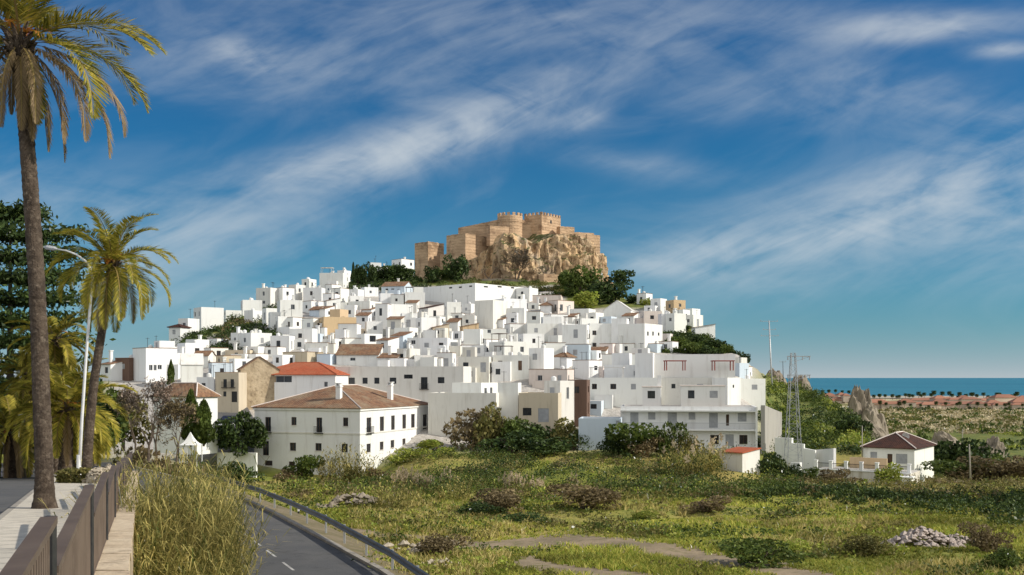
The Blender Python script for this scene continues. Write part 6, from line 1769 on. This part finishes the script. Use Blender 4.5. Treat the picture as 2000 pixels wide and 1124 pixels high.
# the green slope behind the apartment block, with bushes
def slope(mat, name, n, poly, hs, off, thr, per=60, size=.3, D0=150, D1=345):
    px = rng.uniform(poly[0], poly[1], n * 3); py = rng.uniform(poly[2], poly[3], n * 3); out = []
    for a, b in zip(px, py):
        if len(out) >= n: break
        if noise.noise(Vector((a * .02, b * .03, off))) < thr: continue
        D = seen_D(a, b, D0, D1 + 40)
        if D < D1: out.append(((a - 1000) / F * D, D))
    A = np.array(out); r = rng.uniform(.6, 1.5, len(A)) * hs; bush_mass(name, mat, A[:, 0], A[:, 1], r, r * .8, per, size * np.ones(len(A)))
slope(LF['green'], 'slope_scrub', 260, (1485, 1700, 735, 880), 1.7, 3, -.15)
slope(LF['lime'], 'slope_bright_scrub', 170, (1490, 1690, 740, 880), 1.5, 9, .0)
slope(LF['dark'], 'slope_dark_scrub', 130, (1480, 1720, 730, 890), 1.9, 15, .05)
slope(LF['dark'], 'hillside_scrub', 150, (1290, 1480, 652, 700), 1.05, 19, -.3, D0=230, D1=420)
slope(LF['green'], 'hillside_green_scrub', 110, (1290, 1480, 652, 700), 1.05, 25, -.1, D0=230, D1=420)
slope(LF['dark'], 'ravine_scrub', 260, (345, 545, 600, 690), 1.6, 29, -.5, D0=230, D1=420)
slope(LF['dry'], 'ravine_dry_scrub', 30, (430, 500, 620, 680), 1.3, 33, -.2, D0=230, D1=420)
slope(LF['dark'], 'grove_scrub', 130, (680, 830, 535, 570), 2.0, 37, -.5, size=.4, D0=330, D1=460)
slope(LF['green'], 'castle_slope_scrub', 170, (860, 1240, 535, 600), 1.6, 41, -.3, size=.35, D0=330, D1=460)
slope(LF['olive'], 'castle_slope_dry_scrub', 120, (900, 1150, 535, 575), 1.4, 45, -.2, size=.35, D0=330, D1=460)
gs = 'trees on the seaward slope'
for px, py, w, h, k, l in [(1365, 678, 24, 22, 'dark', 'dark tree just below the tile roofed house at the end of the upper row'), (1398, 689, 34, 25, 'dark', 'dark rounded tree above the wide terraced house roof'), (1340, 650, 22, 14, 'dark', 'small dark tree in front of the five window cube house row'),
                           (1418, 693, 28, 20, 'green', 'green tree at the seaward end of the upper slope'), (1318, 686, 34, 28, 'green', 'green tree beside the bright flank of the big cube house'), (1352, 695, 40, 25, 'green', 'green bushy tree above the terraced house parapet'), (1455, 712, 22, 20, 'dark', 'small dark tree on the skyline by the terraced house end'),
                           (1380, 696, 34, 20, 'dark', 'low dark tree between the green bushy trees of the upper slope'), (1236, 596, 26, 20, 'dark', 'low dark tree where the skyline drops past the castle'), (1262, 600, 26, 16, 'lime', 'small bright bush among the upper houses')]:
    D = dist_of(py, px) + 3; tree(px, py, D, w / F * D, h / F * D, k, l, n=1100, size=.08, z=P(px, py, D).z)

for px, py, D, w, h, k, l in [(2125, 960, 86, 9, 9.5, 'dark', 'tall dark tree outside the field, nearer of two'), (2200, 960, 96, 10, 11, 'dark', 'tall dark tree outside the field, farther of two')]:
    tree(px, py, D, w, h, k, l, n=2200, size=.06)
for px, py, D, w, h, k, l in [(205, 880, 120, 6, 7.5, 'green', 'leafy green tree behind the leaning palm trunk'), (240, 875, 128, 6, 6, 'olive', 'olive tree beyond the street, near the dark brown house'), (150, 900, 110, 7, 6.5, 'dark', 'dark green tree behind the low bushy palm'),
                           (70, 890, 112, 8, 7.0, 'dark', 'dark green tree under the monkey puzzle tree'), (10, 880, 116, 8, 6.5, 'green', 'green tree at the frame edge under the monkey puzzle tree'), (185, 905, 95, 4, 3.4, 'green', 'low green tree between lamp post and leaning palm')]:
    tree(px, py, D, w, h, k, l, n=1800, size=.065, z=P(px, py, D).z)
def box_hedge(px0, px1, py, D, h, w, label):
    a = P(px0, py, D); b = P(px1, py, D); n = 1500; ln = b.x - a.x
    C = rng.uniform(0, 1, (n, 3)) * (ln, w, h); k = rng.integers(0, 3, n); C[k == 0, 2] = h; C[k == 1, 1] = 0; C[k == 2, 0] = np.round(C[k == 2, 0] / ln) * ln
    o = link('low_hedge', quads('low_hedge', leaf_quads(C + rng.normal(size=(n, 3)) * .04, .12), LF['olive'])); o.location = a; tag(o, label, 'hedge')
box_hedge(112, 166, 944, 50, .55, 1.2, 'low clipped hedge at the foot of the leaning palm')
rock('boulder', 'pale boulder beside the low clipped hedge', 192, 941, 50, 1.3, .55, 1.0, 21, 2.2, mat='lightrock', sink=.2)
rock('boulder', 'second pale boulder against the railing fence', 212, 936, 53, 1.1, .6, 1.0, 22, 2.2, mat='lightrock', sink=.2)
# ---------------------------------------------------------------- the far shore: houses, palms, dunes
def coast():
    LF['dune'] = leaf('dune_straw', [(.40, .33, .20), (.52, .44, .28), (.60, .52, .36)], trans=.2)
    M['farwall'] = mk('far_wall', (.62, .52, .42), (.52, .43, .34), .02, rand=.3); M['farroof'] = mk('far_roof', (.40, .19, .12), (.33, .16, .11), .02, rand=.25)
    def proto(w, d, h, r):
        mb = MB(); mb.box((-w / 2, 0, -2), (w / 2, d, h), sides='xXyY'); wm = mb.mesh('wall', [M['farwall']])
        mb, _, _ = hip_roof(w, d, h, r, .5); mb.v = [(x + w / 2, y, z) for x, y, z in mb.v]; rm = mb.mesh('roof', [M['farroof']])
        return wm, rm
    PR = [proto(14, 10, 5.5, 3.0), proto(22, 10, 5.5, 3.0), proto(11, 9, 6.5, 2.8)]
    def put(px, py, D, k, group, label):
        e = empty('coast_house', P(px, py, D), rnd.uniform(-.15, .15)); tag(e, label, 'house', group)
        for m, n in zip(PR[k], ('wall', 'roof')): link(n, m, e)
        s = rnd.uniform(.7, 1.15); e.scale = (s, s, s * rnd.uniform(.7, 1.1))
    for i in range(20): put(1712 + i * 15.5 + rnd.uniform(-2, 2), 800 + rnd.uniform(-1, 1), 860 + rnd.uniform(-8, 8), rnd.choice((0, 1)), 'terracotta roofed houses in the front row by the shore', 'terracotta roofed house in the front row along the shore')
    for i in range(22): put(1800 + i * 10.5 + rnd.uniform(-3, 3), 789 + rnd.uniform(-2, 1.5), 1080 + rnd.uniform(-50, 50), rnd.choice((0, 1, 2)), 'terracotta roofed houses in the rear rows by the shore', 'terracotta roofed house in the crowded rear rows by the shore')
    for i in range(14): put(1590 + i * 6.3 + rnd.uniform(-2, 2), 786 + rnd.uniform(-4, 5), 1100 + rnd.uniform(-60, 60), rnd.choice((0, 2)), 'houses by the shore between the slope and the rock spire', 'pale coast house between the green slope and the rock spire')
    # far palms
    r = np.random.default_rng(5); Q = []
    for i in range(26): ra, qa = frond_arrays(3.0, i * 2.4, R(70 - i * 4.2), R(80), n=12, lw=.5, ll=1.0, seed=i); Q.append(qa + np.array((0, 0, 9)))
    cm = quads('crown', np.concatenate(Q), LF['dark']); mb = MB(); mb.tube([(0, 0, -2), (.2, 0, 9)], [.3, .22], 6); tm = mb.mesh('trunk', [M['trunk']])
    def far_palm(px, py, D, s, g, l):
        e = empty('shore_palm', P(px, py, D), rnd.uniform(0, 6)); tag(e, l, 'palm tree', g); link('crown', cm, e); link('trunk', tm, e); e.scale = (s, s, s)
    for i in range(34): far_palm(1705 + i * 8.6 + rnd.uniform(-4, 4), 786 + rnd.uniform(-2, 2), 1250 + rnd.uniform(-60, 60), rnd.uniform(.8, 1.25), 'palms lining the far shore', 'small dark palm in the line along the far shore')
    for i in range(18): far_palm(1720 + i * 16 + rnd.uniform(-6, 6), 803 + rnd.uniform(-2, 2), 850, rnd.uniform(.5, .8), 'garden palms before the shore houses', 'small palm in front of the terracotta houses by the shore')
    for i in range(8): far_palm(1580 + i * 13, 778 + rnd.uniform(-3, 3), 1250, rnd.uniform(.8, 1.2), 'palms behind the pale coast houses', 'small palm behind the pale coast houses near the rock spire')
    # beach strip and the dunes' bushes
    mb = MB(); mb.face([(200, 1380, 2.2), (1400, 1380, 2.2), (1400, 1640, .8), (200, 1640, .8)]); tag(mb.build('beach', mk('beach_sand', (.46, .40, .31), (.40, .35, .27), .01)), kind='structure')
    def dots(name, mat, n, y0, y1, rs, per=26, pxr=(1690, 2080)):
        y = np.exp(rng.uniform(math.log(y0), math.log(y1), n)); px = rng.uniform(*pxr, n); x = (px - 1000) / F * y; k = nz2(x, y, .012, 5) > -.12; x, y = x[k], y[k]
        r = rng.uniform(.6, 1.6, len(x)) * rs * (y / 400) ** .5; bush_mass(name, mat, x, y, r * 1.5, r * .75, per, r * .35)
    dots('dune_scrub', LF['olive'], 330, 400, 820, 1.9); dots('dune_dark_scrub', LF['green'], 300, 300, 820, 2.0); dots('dune_straw', LF['dune'], 700, 400, 820, 1.6); dots('meadow_scrub', LF['lime'], 160, 260, 420, 1.6); dots('meadow_dark_scrub', LF['dark'], 130, 240, 420, 2.0)
    dots('shore_gardens', LF['dark'], 130, 800, 900, 2.0)
    mb = MB(); a, b = P(1840, 872, 240), P(1965, 874, 245); d = b - a; mb.face([a, b, b + Vector((0, .4, 0)), a + Vector((0, .4, 0))]); mb.face([a - Vector((0, 0, 1.2)), b - Vector((0, 0, 1.2)), b, a]); mb.v = [tuple(Vector(v) - a) for v in mb.v]; o = mb.build('field_wall', M['offwhite']); o.location = a; tag(o, 'long low pale wall at the edge of the dry meadow', 'wall')
coast()
# ---------------------------------------------------------------- labels for the houses of the town
LMK = [(1060, 450, 'the castle keep'), (925, 575, 'the long white hall'), (668, 640, 'the sand coloured house'), (775, 562, 'the terracotta gable roof house'), (1245, 655, 'the big blank cube house'), (670, 860, 'the tile roofed mansion'), (580, 725, 'the red roofed house'),
       (1050, 800, 'the cream townhouse'), (1345, 820, 'the apartment block'), (1206, 605, 'the plain gabled building'), (450, 640, 'the dark ravine'), (720, 655, 'the white stair tower'), (780, 745, 'the window row building'), (505, 760, 'the rubble stone gable'), (1350, 710, 'the red pergolas'),
       (302, 712, 'the three window house'), (962, 655, 'the house with three sunny windows'), (1172, 660, 'the round headed windows'), (735, 525, 'the castle grove'), (895, 740, 'the windowless grey building'), (568, 620, 'the bright skyline cube'), (1395, 680, 'the seaward slope trees'), (945, 610, 'the tall blank pale house'), (440, 735, 'the street end'), (1128, 695, 'the pale blue house')]
CW = {'white': 'white', 'offwhite': 'off-white', 'cream': 'cream', 'beige': 'sand coloured', 'blue': 'pale blue', 'pink': 'pinkish white', 'brown': 'dark brown', 'stone': 'stone'}
NUM = ['blank-walled', 'one-opening', 'two-opening', 'three-opening', 'four-opening', 'five-opening', 'six-opening']
def count_visible():
    """how many openings, and which roof features, of each house can be seen"""
    bpy.context.view_layer.update(); dg = bpy.context.evaluated_depsgraph_get()
    def seen(o):
        bb = [o.matrix_world @ Vector(c) for c in o.bound_box]; c = sum(bb, Vector()) / 8; top = max(b.z for b in bb)
        for p in (c, Vector((c.x, c.y, c.z * .5 + top * .5))):
            d = p - cam.location; hit, loc, nr, i, ob, mw = scene.ray_cast(dg, cam.location, d.normalized(), distance=d.length + 1)
            if not hit or (loc - p).length < .9: return True
        return False
    for h in HOUSES:
        kids = [k for k in h['o'].children_recursive]; h['nw'] = 0; fe = set()
        for k in kids:
            n = k.name.split('.')[0]
            if n in ('window', 'shutter', 'door', 'veranda_opening') and k.parent.name.split('.')[0] != 'roof_hut' and seen(k): h['nw'] += 1
            if n in ('chimney', 'roof_hut', 'awning', 'water_tank', 'tile_coping') and seen(k): fe.add({'roof_hut': 'roof hut', 'water_tank': 'water tank', 'awning': 'roof awning', 'tile_coping': 'tiled parapet'}.get(n, n))
        h['feats'] = sorted(fe)[:2]
def label_houses():
    count_visible()
    for h in HOUSES:
        if h['label']: continue
        px, py = h['px'], h['py']; s = h['L'] * h['H']
        cand = sorted(LMK, key=lambda l: (l[0] - px) ** 2 + ((l[1] - py) * 1.5) ** 2)
        shape = 'tall' if h['H'] > 1.35 * max(h['L'], 3) else ('long low' if h['L'] > 2.3 * h['H'] else ('small' if s < 32 else ('big' if s > 90 else 'mid-sized')))
        w = NUM[h['nw']] if h['nw'] < len(NUM) else 'many-windowed'
        rf = 'flat-topped' if h['roof'] == 'f' else ('dark-tiled' if 'd' in h['roof'] else 'tile-roofed')
        ft = (' with ' + ' and '.join(('a ' + f) for f in sorted(set(h['feats'])))) if h['feats'] else ''
        def rel(l):
            dx, dy = l[0] - px, l[1] - py
            if abs(dy) > abs(dx) * .8: return ('downhill of ' if dy < 0 else 'uphill of ') + l[2]
            return ('seaward of ' if dx < 0 else 'landward of ') + l[2]
        h['opts'] = [f"{shape} {CW[h['col']]} {w} {rf} house{ft}, {rel(c)}" for c in cand[:3]]
    used = {h['label'] for h in HOUSES if h['label']}
    todo = [h for h in HOUSES if not h['label']]
    for h in todo:
        for o in h['opts']:
            if o not in used: h['label'] = o; break
        else:
            for q in ('highest', 'lowest', 'nearest the castle', 'nearest the sea', 'nearest the field'):
                pass
            h['label'] = None; h['dup'] = h['opts'][0]
        if h['label']: used.add(h['label'])
    for h in todo:
        if h['label'] is None:
            k = 0
            side = [x for x in HOUSES if x is not h and x.get('label')]; nb = min(side, key=lambda x: abs(x['px'] - h['px']) + abs(x['py'] - h['py']))
            c = CW[nb['col']] + (' tiled' if nb['roof'] != 'f' else ' flat-topped'); ln = h['dup'].split(',')[0]
            h['label'] = f"{ln}, touching a {c} {NUM[min(nb['nw'], 6)]} house"
    for h in HOUSES:
        lb = ' '.join(h['label'].split()[:16]); g = 'houses of the white town' if h['cat'] == 'house' else None
        tag(h['o'], lb, h['cat'], g)
label_houses()
